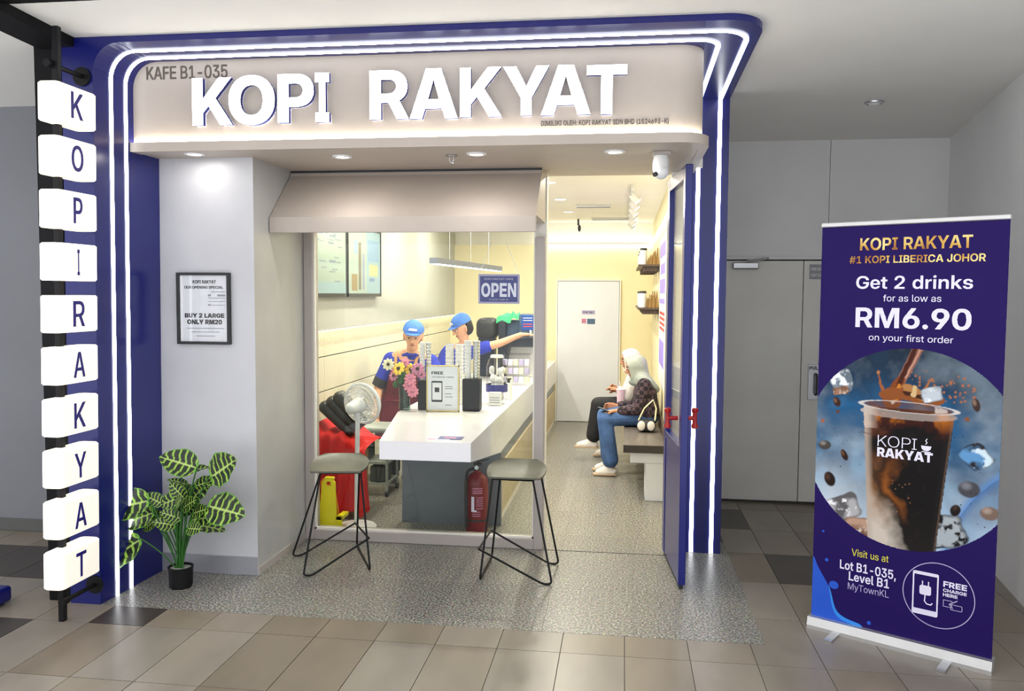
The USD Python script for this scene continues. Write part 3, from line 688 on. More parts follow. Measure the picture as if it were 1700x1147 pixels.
LEAVES = [((775, 265), (955, 130), .50, -.02, 0), ((705, 200), (470, 115), .34, -.05, 0), ((770, 455), (1045, 490), .36, -.06, 0), ((380, 430), (95, 490), .34, -.08, 0),
          ((395, 520), (172, 610), .30, -.05, 0), ((330, 690), (70, 885), .26, -.12, 0), ((385, 580), (262, 680), .24, .02, 0), ((600, 400), (430, 470), .34, -.02, 0),
          ((590, 470), (735, 300), .30, .04, 0), ((610, 450), (470, 345), .26, .05, 0), ((620, 600), (850, 640), .30, .03, 1), ((640, 570), (835, 520), .30, -.03, 0),
          ((600, 330), (440, 300), .16, .03, 1), ((560, 520), (400, 640), .30, .03, 0), ((640, 350), (770, 300), .26, .06, 0), ((590, 560), (470, 500), .30, -.05, 0),
          ((600, 480), (720, 400), .32, -.06, 0), ((560, 250), (720, 210), .22, .05, 1), ((620, 640), (760, 660), .24, .06, 1), ((520, 560), (620, 470), .26, .08, 0), ((610, 430), (520, 310), .30, -.03, 0), ((450, 470), (330, 400), .34, -.02, 0), ((560, 600), (440, 560), .32, -.07, 0), ((660, 520), (780, 470), .34, -.04, 0), ((630, 620), (760, 600), .32, -.06, 0), ((420, 560), (300, 560), .30, .02, 0), ((560, 470), (640, 380), .34, -.08, 0), ((480, 420), (590, 350), .30, .05, 0), ((330, 520), (190, 540), .34, -.02, 0)]
for k, (a, t, wr_, dy, flat) in enumerate(LEAVES):
    A, Tp = cpx(*a, dy * .7), cpx(*t, dy * 1.6)
    Lh = np.linalg.norm(Tp - A)
    up = (0.15 * math.sin(k * 2.1), -.85, .55) if not flat else (.1, -.35, .95)
    m, C = leaf_mesh(A, Tp, Lh * wr_ * (1.08 if wr_ >= .3 else 1.3), up)
    obj('leaf', m, 'leaf_paint', pp, smooth=True, col=C)
    base = PB + np.array([random.uniform(-.022, .022), random.uniform(-.02, .02), .113])
    mid = base * .45 + A * .55; mid[2] = base[2] * .35 + A[2] * .65; mid[0] = base[0] * .6 + A[0] * .4
    q = [(1 - s) ** 2 * base + 2 * s * (1 - s) * mid + s * s * A for s in np.linspace(0, 1, 9)]
    obj('stem', tube(q, .0042, 6), 'stem_green', pp, smooth=True)

# ------------------------------------------------------------------ bar stools
def stool(label, front, ang, wires, rails):
    """front: middle of the straight front seat edge; ang: its direction; wires: bent rods of the frame (name, points)."""
    t = thing('bar_stool', label, 'bar stool', loc=(front[0], front[1] + .15, 0))
    V, n, m = [], 30, 17
    ca, sa_ = math.cos(ang), math.sin(ang)
    for side in (0, 1):
        for i in range(n):
            for j in range(m):
                u, v = i / (n - 1) * 2 - 1, j / (m - 1)
                w = .158 + .030 * math.sin(min(1, v * 1.6) * math.pi / 2) - .07 * max(0, (v - .6) / .4) ** 2.2
                x, y = u * w, .30 * v - .02 * u * u * v
                z = front[2] + .060 * v ** 2.2 + .003 * u * u * min(1, v * 2) - .004 * math.sin(math.pi * v) * (1 - u * u) - (.011 if side else 0)
                V.append((front[0] + x * ca - y * sa_, front[1] + x * sa_ + y * ca, z))
    F = []
    for i in range(n - 1):
        for j in range(m - 1):
            q = i * m + j; F += [[q, q + m, q + m + 1], [q, q + m + 1, q + 1]]
            q += n * m; F += [[q, q + m + 1, q + m], [q, q + 1, q + m + 1]]
    rim = [i * m for i in range(n)] + [(n - 1) * m + j for j in range(1, m)] + [i * m + m - 1 for i in range(n - 2, -1, -1)] + [j for j in range(m - 2, 0, -1)]
    for a, b in zip(rim, rim[1:] + rim[:1]): F += [[a, b + n * m, b], [a, a + n * m, b + n * m]]
    q = trimesh.Trimesh(V, F, process=False); q.fix_normals()
    obj('seat', q, 'seat_grey', t, smooth=50)
    r_ = rails + [rails[0]]
    obj('seat_rail', tube(fillet(r_, .02), .0075), 'black_metal', t, smooth=40)
    for nm, pts in wires: obj(nm, tube(fillet(pts, .035), .0064, 8), 'black_metal', t, smooth=40)
    return t
g = .0068
A_LF, A_LR, A_RF, A_RR = (-1.905, 5.05, .60), (-1.97, 5.27, .60), (-1.655, 5.10, .60), (-1.735, 5.32, .60)
stool('black wire bar stool with dark shell seat, left of the white counter tip', (-1.79, 5.01, .622), .17, [
    ('leg', [A_LF, (-1.935, 4.825, g), (-1.885, 4.835, g), (-1.578, 5.02, .20)]), ('leg', [A_LR, (-2.153, 5.183, g), (-2.10, 5.20, g), (-1.774, 5.341, .20)]),
    ('leg', [A_RF, (-1.559, 4.982, g), (-1.812, 5.49, g), A_RR]), ('footrest', [(-1.578, 5.02, .20), (-1.774, 5.341, .20)])], [A_LF, A_RF, A_RR, A_LR])
B_LF, B_LR, B_RF, B_RR = (-.795, 5.06, .60), (-.775, 5.28, .60), (-.54, 5.05, .60), (-.515, 5.27, .60)
stool('black wire bar stool with dark shell seat, right of the white counter tip', (-.655, 5.0, .625), .0, [
    ('leg', [B_RF, (-.405, 4.903, g), (-.46, 4.898, g), (-.853, 4.905, .20)]), ('leg', [B_RR, (-.394, 5.29, g), (-.455, 5.282, g), (-.841, 5.311, .20)]),
    ('leg', [B_LF, (-.847, 4.912, g), (-.845, 5.371, g), B_LR]), ('footrest', [(-.853, 4.905, .20), (-.841, 5.311, .20)])], [B_LF, B_RF, B_RR, B_LR])

# ------------------------------------------------------------------ counter
ct = thing('counter', 'long white cafe counter whose tapered tip pokes out through the window', 'counter', loc=(-1.28, 8, 0))
obj('cantilever_tip', hull([(-1.467, 4.885, .735), (-.90, 4.885, .735), (-1.467, 4.885, .85), (-.90, 4.885, .85), (-1.69, 6.118, .56), (-.90, 6.118, .56), (-1.69, 6.118, .85), (-.90, 6.118, .85)]), 'counter_white', ct)
obj('counter_slab', bx(-1.69, -.90, 6.122, 11.2, .56, .85, .003), 'counter_white', ct)
obj('base_front', bx(-1.66, -.895, 6.12, 6.16, 0, .559), 'counter_grey', ct)
obj('base_body', bx(-1.66, -.93, 6.16, 11.2, 0, .559), 'counter_grey', ct)
for i in range(10): obj('side_panel', bx(-.93, -.912, 6.165 + i * .503, 6.165 + (i + 1) * .503 - .004, .06, .44, .002), 'wood_panel', ct)
obj('plinth', bx(-.93, -.918, 6.165, 11.2, 0, .058), 'inner_white', ct)
obj('light_strip', bx(-.928, -.916, 6.17, 11.2, .551, .559), 'led_cream', ct)

fly = thing('flyer', 'small printed flyers lying on the tip of the white counter', 'flyer', loc=(-1.09, 5.03, .85), group=None)
obj('sheet', bx(-1.20, -1.05, 4.965, 5.06, .8503, .8518), 'print_white', fly); obj('sheet', bx(-1.13, -.98, 4.99, 5.09, .8520, .8535), 'navy_sign', fly)
obj('print', [bx(-1.19, -1.14, 4.975, 5.0, .8518, .8522), bx(-1.09, -1.02, 5.02, 5.05, .8535, .8539)], 'petal_pink', fly)

# things on the counter
vs = thing('flower_vase', 'glass vase of pink and yellow flowers on the counter', 'vase', loc=(-1.665, 6.22, .85))
vc = np.array([-1.665, 6.22, .851])
obj('vase', lathe([(0, 0), (.042, 0), (.046, .01), (.040, .08), (.047, .18), (.049, .205), (.045, .205), (.043, .18), (.036, .08), (.04, .014), (0, .012)], vc, 24), 'vase_glass', vs, smooth=40)
obj('pebbles', [ell(vc + np.array([random.uniform(-.025, .025), random.uniform(-.025, .025), .02 + .012 * (k % 5)]), (.011, .010, .008), 1) for k in range(24)], 'dark_green_grey', vs, kind='stuff')
frng = random.Random(3)
def flower(c, rr_, petal, n=9, name='flower', face=(0, -1, .3)):
    d, a, b = frame_of(face); c = np.array(c)
    pet = []
    for k in range(n):
        th = 2 * math.pi * k / n
        e = math.cos(th) * a + math.sin(th) * b
        m = trimesh.creation.icosphere(1); m.apply_scale((rr_ * .55, rr_ * .30, rr_ * .12))
        R4 = np.eye(4); R4[:3, 0], R4[:3, 1], R4[:3, 2], R4[:3, 3] = e, np.cross(d, e), d, c + e * rr_ * .55
        m.apply_transform(R4); pet.append(m)
    fo = obj('flower', pet, petal, vs, smooth=True)
    obj('flower_centre', ell(c + d * rr_ * .1, (rr_ * .3,) * 3, 1), 'flower_centre' if petal != 'petal_pink' else 'petal_mauve', fo, smooth=True)
    obj('stem', tube([c, (c + vc + np.array([0, 0, .16])) / 2 + np.array([0, .01, .0]), vc + np.array([frng.uniform(-.02, .02), frng.uniform(-.02, .02), .15]), vc + np.array([0, 0, .03])], .0028, 5), 'stem_green', vs)
for x, z, rr_, p in ((-1.775, 1.205, .045, 'petal_cream'), (-1.69, 1.175, .052, 'petal_yellow'), (-1.61, 1.165, .05, 'petal_yellow'), (-1.545, 1.175, .05, 'petal_mauve'), (-1.74, 1.115, .04, 'petal_mauve'), (-1.60, 1.10, .045, 'petal_pink'), (-1.615, 1.045, .05, 'petal_pink'), (-1.595, .995, .045, 'petal_pink'), (-1.655, 1.22, .035, 'petal_pink'), (-1.72, 1.16, .035, 'petal_pink'), (-1.525, 1.13, .035, 'petal_mauve')):
    flower((x, 6.17 + frng.uniform(-.03, .03), z), rr_, p, face=(frng.uniform(-.4, .4), -1, frng.uniform(0, .6)))
obj('foliage', [ell((-1.68 + frng.uniform(-.07, .08), 6.21 + frng.uniform(-.03, .04), 1.08 + frng.uniform(-.04, .07)), (.022, .012, .03), 1) for k in range(18)], 'stem_green', vs, kind='stuff')

def cup_holder(x, y, lb, n, top, z1, w=.13):
    h = thing('cup_dispenser', lb, 'cup dispenser', loc=(x, y, .85))
    obj('holder', [rbox(x - w / 2, x + w / 2, y - .05, y + .06, .852, z1, .008)], 'pot_black', h, smooth=40)
    for k in range(n):
        cx = x - w / 2 + (k + .5) * w / n
        rr_ = w / n * .44
        s = obj('cup_stack', [lathe([(0, 0), (rr_ * .86, 0), (rr_, .022), (rr_ * .92, .024)], (cx, y, z1 - .05 + .024 * q), 14) for q in range(int((top - z1 + .05) / .024))], 'steel_brushed' if k % 2 else 'white_gloss', h, smooth=40)
        obj('stack_cap', lathe([(0, .004), (rr_ * .95, .003), (rr_, 0), (0, 0)], (cx, y, z1 - .05 + .024 * int((top - z1 + .05) / .024)), 14), 'white_plastic', s)
    return h
cup_holder(-1.145, 6.26, 'black cup dispenser with tall cup stacks right of the framed counter sign', 2, 1.40, 1.10, .135)
cup_holder(-1.515, 6.28, 'black cup dispenser with cup stacks between vase and framed counter sign', 2, 1.38, 1.08, .10)
for k, (x, y, lb) in enumerate(((-1.395, 6.62, 'left paper cup stack behind the framed counter sign'), (-1.315, 6.62, 'right paper cup stack behind the framed counter sign'))):
    cs = thing('cup_stack', lb, 'cup stack', loc=(x, y, .85))
    obj('cups', [lathe([(0, 0), (.032, 0), (.037, .03), (.034, .032)], (x, y, .852 + .03 * q), 16) for q in range(16)], 'white_gloss', cs, smooth=40)
    obj('rim', lathe([(.035, 0), (.039, .004), (.035, .008)], (x, y, .852 + .03 * 16), 16), 'steel_brushed', cs)

fs = thing('counter_sign', 'white FREE charge sign in a thin gold frame on the counter', 'sign', loc=(-1.352, 6.17, .85))
x0, x1, z0, z1 = -1.478, -1.226, .853, 1.205
obj('frame', [bx(x0, x0 + .008, 6.155, 6.175, z0, z1), bx(x1 - .008, x1, 6.155, 6.175, z0, z1), bx(x0, x1, 6.155, 6.175, z0, z0 + .008), bx(x0, x1, 6.155, 6.175, z1 - .008, z1), bx(x0 + .08, x1 - .08, 6.175, 6.24, z0, z0 + .012)], 'gold_frame', fs)
fsh = obj('sheet', bx(x0 + .008, x1 - .008, 6.163, 6.174, z0 + .008, z1 - .008), 'paper', fs)
def fpl(s, xc, z, h, w, m='ink'): obj('lettering', prism_y(line_text(s, xc, z, h, 800, w), 6.1618, 6.163), m, fsh)
fpl('FREE', -1.395, 1.135, .022, .09); fpl('CHARGE HERE', -1.352, 1.11, .010, .17, 'ink_grey')
ph = rrect(-1.44, -1.355, .925, 1.085, .008)
obj('phone_print', prism_y(ph.difference(sbox(-1.434, .94, -1.361, 1.072)), 6.1618, 6.163), 'ink', fsh)
obj('phone_print', prism_y(sbox(-1.415, 1.0, -1.38, 1.035), 6.1618, 6.163), 'ink', fsh)
obj('phone_print', [prism_y(sbox(-1.335, z, -1.335 + w, z + .006), 6.1618, 6.163) for z, w in ((1.04, .055), (1.025, .06), (.985, .05), (.962, .06), (.90, .05))], 'ink_grey', fsh)

tb = thing('clear_tub', 'clear plastic takeaway tub bag with dark blue label on the counter', 'plastic tub', loc=(-1.0, 6.68, .85))
obj('tub', lathe([(0, 0), (.075, 0), (.085, .02), (.088, .30), (.07, .36), (.05, .38), (.048, .38), (.066, .355), (.083, .295), (.08, .022), (0, .006)], (-1.02, 6.70, .852), 24), 'clear_plastic', tb, smooth=40)
obj('lid', lathe([(0, .40), (.05, .398), (.056, .38), (.05, .375), (0, .375)], (-1.02, 6.70, .852), 24), 'white_plastic', tb, smooth=40)
obj('filling', [ell((-1.02 + frng.uniform(-.05, .05), 6.70 + frng.uniform(-.05, .05), .90 + frng.uniform(0, .24)), (.022, .022, .03), 1) for k in range(46)], 'white_matte', tb, kind='stuff')
lb_ = obj('label_band', lathe([(.0885, .10), (.0895, .10), (.0895, .16), (.0885, .16), (.0885, .10)], (-1.02, 6.70, .852), 24), 'navy_sign', tb)
bxx = thing('paper_box', 'small white carton with grey print beside the clear tub', 'carton', loc=(-1.0, 6.58, .85))
obj('body', bx(-1.065, -.965, 6.555, 6.60, .852, .96, .003), 'white_matte', bxx)
obj('print', [bx(-1.055, -.975, 6.5535, 6.555, z, z + .006) for z in (.875, .895, .915)], 'ink_grey', bxx)
bt = thing('bottle', 'white pump bottle with black cap behind the clear tub', 'bottle', loc=(-.965, 7.0, .85))
obj('body', lathe([(0, 0), (.03, 0), (.032, .01), (.032, .12), (.02, .14), (0, .14)], (-.965, 7.0, .852), 18), 'white_plastic', bt, smooth=40)
obj('cap', [lathe([(0, .14), (.014, .14), (.014, .165), (0, .167)], (-.965, 7.0, .852), 12), bx(-.985, -.94, 6.99, 7.01, 1.018, 1.032, .003)], 'near_black', bt)
ab = thing('acrylic_box', 'clear acrylic sweet display box on the far counter', 'display box', loc=(-1.02, 8.2, .85))
obj('case', bx(-1.19, -.905, 8.05, 8.35, .853, 1.15, .003), 'clear_plastic', ab)
for i in range(5):
    for j in range(3): obj('packet', rbox(-1.175 + i * .054, -1.13 + i * .054, 8.09, 8.13, .875 + j * .085, .935 + j * .085, .006, 5), ('print_white', 'petal_cream', 'print_grey')[(i + j) % 3], ab)

os_ = thing('open_sign', 'navy OPEN sign hanging inside the shop window', 'sign', loc=(-.848, 5.66, 1.68))
rot = 0
obj('board', bx(-.992, -.706, 5.648, 5.658, 1.680, 1.882, .004), 'print_grey', os_)
obj('panel', bx(-.978, -.720, 5.645, 5.648, 1.694, 1.868), 'navy_sign', os_)
obj('lettering', prism_y(fit(text('OPEN', 800, 160), -.970, -.728, 1.727, .095), 5.6435, 5.645), 'print_white', os_, label='white word OPEN')
obj('lettering', [prism_y(line_text('KOPI RAKYAT CAFE', -.849, 1.842, .014, 700, .20), 5.6435, 5.645), prism_y(line_text('PLEASE COME IN', -.849, 1.704, .010, 600, .13), 5.6435, 5.645)], 'print_grey', os_)
obj('cord', [tube([(-.985, 5.655, 1.88), (-.9, 5.655, 2.10)], .002, 5), tube([(-.713, 5.655, 1.88), (-.80, 5.655, 2.10)], .002, 5)], 'steel', os_)

pd = thing('pendant_lamp', 'slim grey linear pendant lamp hanging over the counter', 'pendant lamp', loc=(-1.5, 8.4, 2.02))
P0, P1 = np.array([-1.735, 7.5, 2.035]), np.array([-1.50, 10.0, 2.035])
d_ = (P1 - P0) / np.linalg.norm(P1 - P0); s_ = np.array([d_[1], -d_[0], 0]) * .035
def bar(z0, z1, k): return hull([P0 + s_ * a * k + np.array([0, 0, z]) for a in (-1, 1) for z in (z0, z1)] + [P1 + s_ * a * k + np.array([0, 0, z]) for a in (-1, 1) for z in (z0, z1)])
obj('housing', bar(-.012, .040, 1.1), 'lamp_grey', pd)
obj('diffuser', bar(-.022, -.0125, .85), 'pendant_glow', pd)
for q in (.2, .5, .8):
    e = P0 + (P1 - P0) * q; obj('wire', tube([e + np.array([0, 0, .03]), (e[0], e[1], 2.72)], .003, 5), 'steel', pd)

# menu screens on the side wall
def menu(ya, yb, lb, seed):
    t = thing('menu_screen', lb, 'menu screen', loc=(-2.33, (ya + yb) / 2, 1.7))
    z0, z1 = 1.715, 2.325
    obj('bezel', [bx(-2.329, -2.280, ya, yb, z0, z0 + .028), bx(-2.329, -2.280, ya, yb, z1 - .02, z1), bx(-2.329, -2.280, ya, ya + .018, z0, z1), bx(-2.329, -2.280, yb - .018, yb, z0, z1), bx(-2.329, -2.287, ya, yb, z0, z1)], 'screen_frame', t)
    n, m = 90, 60
    yy, zz = np.meshgrid(np.linspace(0, 1, n), np.linspace(0, 1, m), indexing='ij')
    C = np.empty((n, m, 3)); C[:] = lin(176, 196, 186)
    q = np.random.default_rng(seed)
    if seed == 1:
        for k in range(26):
            a, b = q.uniform(.06, .8), q.uniform(.12, .85); w, h = q.uniform(.06, .18), q.uniform(.012, .03)
            C[(yy > a) & (yy < a + w) & (zz > b) & (zz < b + h)] = lin(138, 150, 168)
        C[(yy > .1) & (yy < .38) & (zz > .80) & (zz < .85)] = lin(150, 150, 200)
        C[(zz < .16)] = lin(166, 196, 204)
    else:
        C[(yy > .55)] = lin(160, 192, 206)
        C[(yy > .58) & (yy < .95) & (zz > .52) & (zz < .86)] = lin(138, 178, 214)
        C[(yy > .62) & (yy < .92) & (zz > .28) & (zz < .46)] = lin(208, 202, 150)
        C[(yy > .64) & (yy < .8) & (zz > .2) & (zz < .25)] = lin(120, 146, 190)
        C[(yy > .30) & (yy < .38) & (zz > .06) & (zz < .78)] = lin(122, 118, 104)
        C[(yy > .42) & (yy < .48) & (zz > .06) & (zz < .62)] = lin(150, 156, 190)
        C[(yy > .10) & (yy < .26) & (zz > .04) & (zz < .30)] = lin(158, 136, 96)
        C[(yy > .16) & (yy < .28) & (zz > .60) & (zz < .80)] = lin(150, 196, 206)
    V = np.stack([np.full(n * m, -2.2855), (ya + .018 + yy * (yb - ya - .036)).ravel(), (z0 + .028 + zz * (z1 - z0 - .048)).ravel()], 1)
    F = []
    for i in range(n - 1):
        for j in range(m - 1):
            p = i * m + j; F += [[p, p + m, p + m + 1], [p, p + m + 1, p + 1]]
    obj('display', trimesh.Trimesh(V, F, process=False), 'menu_paint', t, col=C.reshape(-1, 3) * .62)
menu(5.80, 6.70, 'nearer wall menu screen with lines of text above the tiled wall', 1)
menu(6.72, 7.68, 'farther wall menu screen with drink pictures above the tiled wall', 2)

# ------------------------------------------------------------------ behind the glass, left of the counter
fn = thing('pedestal_fan', 'white pedestal fan seen from behind inside the window', 'fan', loc=(-1.95, 5.90, 0))
hc = np.array([-1.915, 5.95, .93]); ax = np.array([.32, .93, .16]); ax /= np.linalg.norm(ax); ax, fa, fb = frame_of(ax)
def ring(c, R, r_, n=40): 
    t = np.linspace(0, 2 * np.pi, n, endpoint=False); return tube([c + R * (math.cos(q) * fa + math.sin(q) * fb) for q in t], r_, 6, True)
obj('base', lathe([(0, 0), (.148, 0), (.15, .012), (.135, .026), (.05, .038), (0, .04)], (-1.95, 5.90, .002), 32), 'white_plastic', fn, smooth=40)
obj('pole', cyl((-1.95, 5.90, .03), (-1.935, 5.90, .87), .017), 'white_plastic', fn, smooth=40)
hub = hc - ax * .07
obj('motor', [cyl(hub - ax * .07, hub + ax * .03, .042, .058, 20), ell(hub - ax * .07, (.042, .042, .042)), cyl((-1.935, 5.90, .81), hub - ax * .03, .022)], 'white_plastic', fn, smooth=40)
gr = obj('grille', [ring(hc, .150, .012), ring(hc - ax * .035, .140, .003), ring(hc - ax * .045, .115, .003), ring(hc - ax * .05, .09, .003), ring(hc + ax * .035, .140, .003), ring(hc + ax * .045, .10, .003), ring(hc + ax * .05, .06, .003)], 'white_plastic', fn, smooth=40)
sp_ = []
for k in range(44):
    a = 2 * math.pi * k / 44; e = math.cos(a) * fa + math.sin(a) * fb; e2 = math.cos(a + .25) * fa + math.sin(a + .25) * fb
    sp_ += [tube([hc + e * .15, hc + e * .14 - ax * .035, hc + e2 * .06 - ax * .05], .0016, 4), tube([hc + e * .15, hc + e * .14 + ax * .035, hc + e2 * .03 + ax * .05], .0016, 4)]
obj('grille_wires', sp_, 'steel_brushed', gr, kind='stuff')
for k in range(3):
    a = 2 * math.pi * k / 3; pts = []
    for r_, w in ((.025, .02), (.08, .055), (.125, .045)):
        for s in (-1, 1):
            th = a + s * w / r_ / 1.6
            pts.append(hc + r_ * (math.cos(th) * fa + math.sin(th) * fb) + ax * (.012 * s))
    obj('blade', hull(pts + [q + ax * .002 for q in pts]), 'clear_plastic', fn)

ys = thing('floor_sign', 'yellow folding caution floor sign inside the window', 'floor sign', loc=(-2.10, 5.80, 0))
def leaf_board(y0, y1, dx=0):
    o = Polygon([(-2.19, 0), (-2.045, 0), (-2.078, .36), (-2.10, .385), (-2.155, .385), (-2.178, .36)]).difference(rrect(-2.145, -2.11, .335, .365, .008))
    m = prism_y(o, -.006, .006); v = np.array(m.vertices); v[:, 1] += y0 + (y1 - y0) * v[:, 2] / .385; v[:, 0] += dx; m.vertices = v; return m
obj('board', leaf_board(5.74, 5.815), 'yellow_plastic', ys)
obj('board', leaf_board(5.90, 5.83, -.02), 'orange_plastic', ys)
obj('foot', [bx(-2.05, -2.005, 5.735, 5.755, .002, .13, .004), bx(-2.05, -2.005, 5.735, 5.89, .10, .13, .004)], 'yellow_plastic', ys)
obj('hinge', bx(-2.16, -2.09, 5.808, 5.838, .378, .398, .004), 'yellow_plastic', ys)

rc_ = thing('red_cover', 'bright red cloth draped over a low pile inside the window', 'cloth', loc=(-2.2, 6.25, 0))
def drape():
    n, m = 60, 34; V = []
    for i in range(n):
        u = i / (n - 1)
        for j in range(m):
            v = j / (m - 1)
            zt2 = .735 - .16 * u - .02 * math.sin(9 * u)
            x = -2.372 + .415 * u
            if v < .35:
                y = 6.6 - .45 * (v / .35); z = zt2 - .03 * (v / .35) ** 2 + .014 * math.sin(26 * u + 5 * v) * min(1, v * 4)
            else:
                w = (v - .35) / .65
                y = 6.15 - .04 * w + (.020 + .03 * w) * math.sin(30 * u + 3 * w) * (.6 + .4 * math.sin(5 * u + 1)) ; z = (zt2 - .03) * (1 - w) + (.02 + .09 * (1 - u) * 0 + .05 * math.sin(11 * u) ** 2) * w
                x += .055 * w * max(0, u - .3)
            V.append((x, y, z))
    F = []
    for i in range(n - 1):
        for j in range(m - 1):
            q = i * m + j; F += [[q, q + m, q + m + 1], [q, q + m + 1, q + 1]]
    return trimesh.Trimesh(V, F, process=False)
obj('cloth', drape(), 'red_cloth', rc_, smooth=True)
cb = thing('cardboard_box', 'brown cardboard box half hidden under the red cloth', 'box', loc=(-2.1, 6.3, 0))
obj('carton', bx(-2.33, -2.06, 6.24, 6.55, .002, .50, .004), 'bag_brown', cb); obj('tape', bx(-2.2, -2.14, 6.2385, 6.24, .01, .49), 'strap_tan', cb)
lb2 = thing('black_bag', 'black padded bag leaning behind the red cloth', 'bag', loc=(-2.24, 6.4, .6))
def quilt(p0, p1, w, y0, y1):
    parts = []
    for k in range(3):
        o = (k - 1) * w * .62
        s = Manifold.batch_hull([Manifold.sphere(w * .42, 16).translate((p0[0] + o * .75, y0, p0[1] + o * .5)), Manifold.sphere(w * .42, 16).translate((p0[0] + o * .75, y1, p0[1] + o * .5)), Manifold.sphere(w * .36, 16).translate((p1[0] + o * .5, y0, p1[1] + o * .45)), Manifold.sphere(w * .36, 16).translate((p1[0] + o * .5, y1, p1[1] + o * .45))])
        parts.append(tm(s))
    return parts
for q in quilt((-2.262, .885), (-2.085, .70), .125, 6.27, 6.33): obj('padded_panel', q, 'leather_black', lb2, smooth=50)

kt = thing('trolley', 'pale grey green metal trolley behind the fan', 'trolley', loc=(-2.16, 7.0, 0))
obj('top', rbox(-2.33, -1.98, 6.85, 7.2, .55, .60, .02), 'grey_green', kt, smooth=40)
for x in (-2.32, -1.995):
    for y in (6.865, 7.185): obj('post', cyl((x, y, .05), (x, y, .56), .013), 'grey_green', kt, smooth=40)
obj('shelf', [bx(-2.32, -1.99, 6.86, 7.19, .28, .30), bx(-2.32, -1.99, 6.86, 7.19, .10, .12)], 'grey_green', kt)
obj('bin', [rbox(-2.29, -2.17, 6.87, 7.1, .302, .50, .015), rbox(-2.15, -2.02, 6.87, 7.1, .122, .26, .015)], 'dark_green_grey', kt, smooth=40)
for x in (-2.32, -1.995): obj('caster', [cyl((x - .012, 6.865, .027), (x + .012, 6.865, .027), .026), cyl((x - .012, 7.185, .027), (x + .012, 7.185, .027), .026)], 'near_black', kt, smooth=40)

fe = thing('fire_extinguisher', 'red fire extinguisher standing against the counter base', 'fire extinguisher', loc=(-1.045, 5.93, 0))
ec = np.array([-1.045, 5.93, .003])
obj('cylinder', lathe([(0, 0), (.072, 0), (.082, .012), (.083, .36), (.074, .405), (.045, .435), (.024, .445), (.024, .46), (0, .46)], ec, 32), 'red_dark', fe, smooth=40)
obj('base_band', lathe([(.0835, .095), (.0845, .095), (.0845, .11), (.0835, .11), (.0835, .095)], ec, 32), 'near_black', fe)
vv = obj('valve', [cyl(ec + (0, 0, .46), ec + (0, 0, .50), .018), bx(-1.07, -1.01, 5.915, 5.945, .50, .515, .003), hull([(-1.05, 5.92, .515), (-1.05, 5.94, .515), (-.955, 5.92, .545), (-.955, 5.94, .545), (-.955, 5.92, .552), (-1.05, 5.92, .53)])], 'near_black', fe)
obj('gauge', cyl((-1.045, 5.905, .485), (-1.045, 5.915, .485), .016), 'steel', vv)
obj('hose', tube(fillet([(-1.06, 5.93, .48), (-1.115, 5.90, .46), (-1.115, 5.855, .36), (-1.108, 5.845, .06)], .05), .011), 'near_black', fe, smooth=True)
def wrap(px, pz, w, h):
    n = 8; V = []
    for i in range(n):
        a = math.atan2(-1, 0) + (px + w * i / (n - 1)) / .083
        for z in (pz, pz + h): V.append(ec + np.array([.0838 * math.cos(a), .0838 * math.sin(a), z]))
    F = []
    for i in range(n - 1): F += [[2 * i, 2 * i + 2, 2 * i + 3], [2 * i, 2 * i + 3, 2 * i + 1]]
    return trimesh.Trimesh(V, F, process=False)
obj('label_print', [wrap(-.02, z, .075, .010) for z in (.335, .318, .302)] + [wrap(.01, z, .05, .007) for z in (.27, .255, .24, .225, .21, .19)] + [wrap(-.02, z, .06, .006) for z in (.165, .15, .135)], 'petal_mauve', fe)
obj('label_print', [wrap(-.028, .18, .022, .10), wrap(-.028, .17, .04, .012)], 'print_white', fe)

# ------------------------------------------------------------------ coffee machines on the far counter
gd = thing('grinder', 'rounded black coffee grinder beyond the second staff member', 'coffee grinder', loc=(-1.47, 8.95, .85))
obj('body', rbox(-1.585, -1.36, 8.85, 9.15, 1.25, 1.485, .07), 'near_black', gd, smooth=50)
obj('stand', rbox(-1.56, -1.39, 8.88, 9.12, .852, 1.28, .02), 'machine_dark', gd, smooth=40)
em = thing('coffee_machine', 'blue grey coffee machine with a dark drip tray on the far counter', 'coffee machine', loc=(-1.15, 9.0, .85))
obj('body', bx(-1.34, -1.00, 8.95, 9.30, 1.18, 1.46, .012), 'machine_blue', em); obj('cabinet', bx(-1.34, -.96, 8.93, 9.30, .852, 1.178, .006), 'white_plastic', em)
obj('tower', bx(-1.12, -.99, 8.90, 9.2, 1.30, 1.53, .01), 'machine_blue', em)
obj('column', [rbox(-1.335, -1.255, 8.86, 8.95, 1.18, 1.46, .015)], 'machine_dark', em, smooth=40)
obj('tray', hull([(-1.31, 8.62, 1.19), (-.935, 8.62, 1.20), (-.935, 8.62, 1.295), (-1.31, 8.62, 1.25), (-1.31, 8.95, 1.19), (-.935, 8.95, 1.20), (-.935, 8.95, 1.30), (-1.31, 8.95, 1.27)]), 'machine_dark', em)
obj('stand', hull([(-1.31, 8.66, 1.19), (-1.20, 8.66, 1.19), (-1.31, 8.9, 1.19), (-1.2, 8.9, 1.19), (-1.31, 8.66, .853), (-1.26, 8.66, .853), (-1.31, 8.9, .853), (-1.26, 8.9, .853)]), 'machine_dark', em)
gc = thing('green_cloth', 'bright green cloth lying on top of the coffee machine', 'cloth', loc=(-1.24, 9.0, 1.47))
V = []
for i in range(26):
    for j in range(12):
        u, v = i / 25, j / 11
        V.append((-1.36 + .232 * u, 8.86 + .25 * v, 1.475 + .05 * math.sin(3.0 * u + .4) + .035 * u * math.sin(9 * u + 5 * v) - (.11 * max(0, .2 - v) * 3) + (.05 * u if u > .7 else 0)))
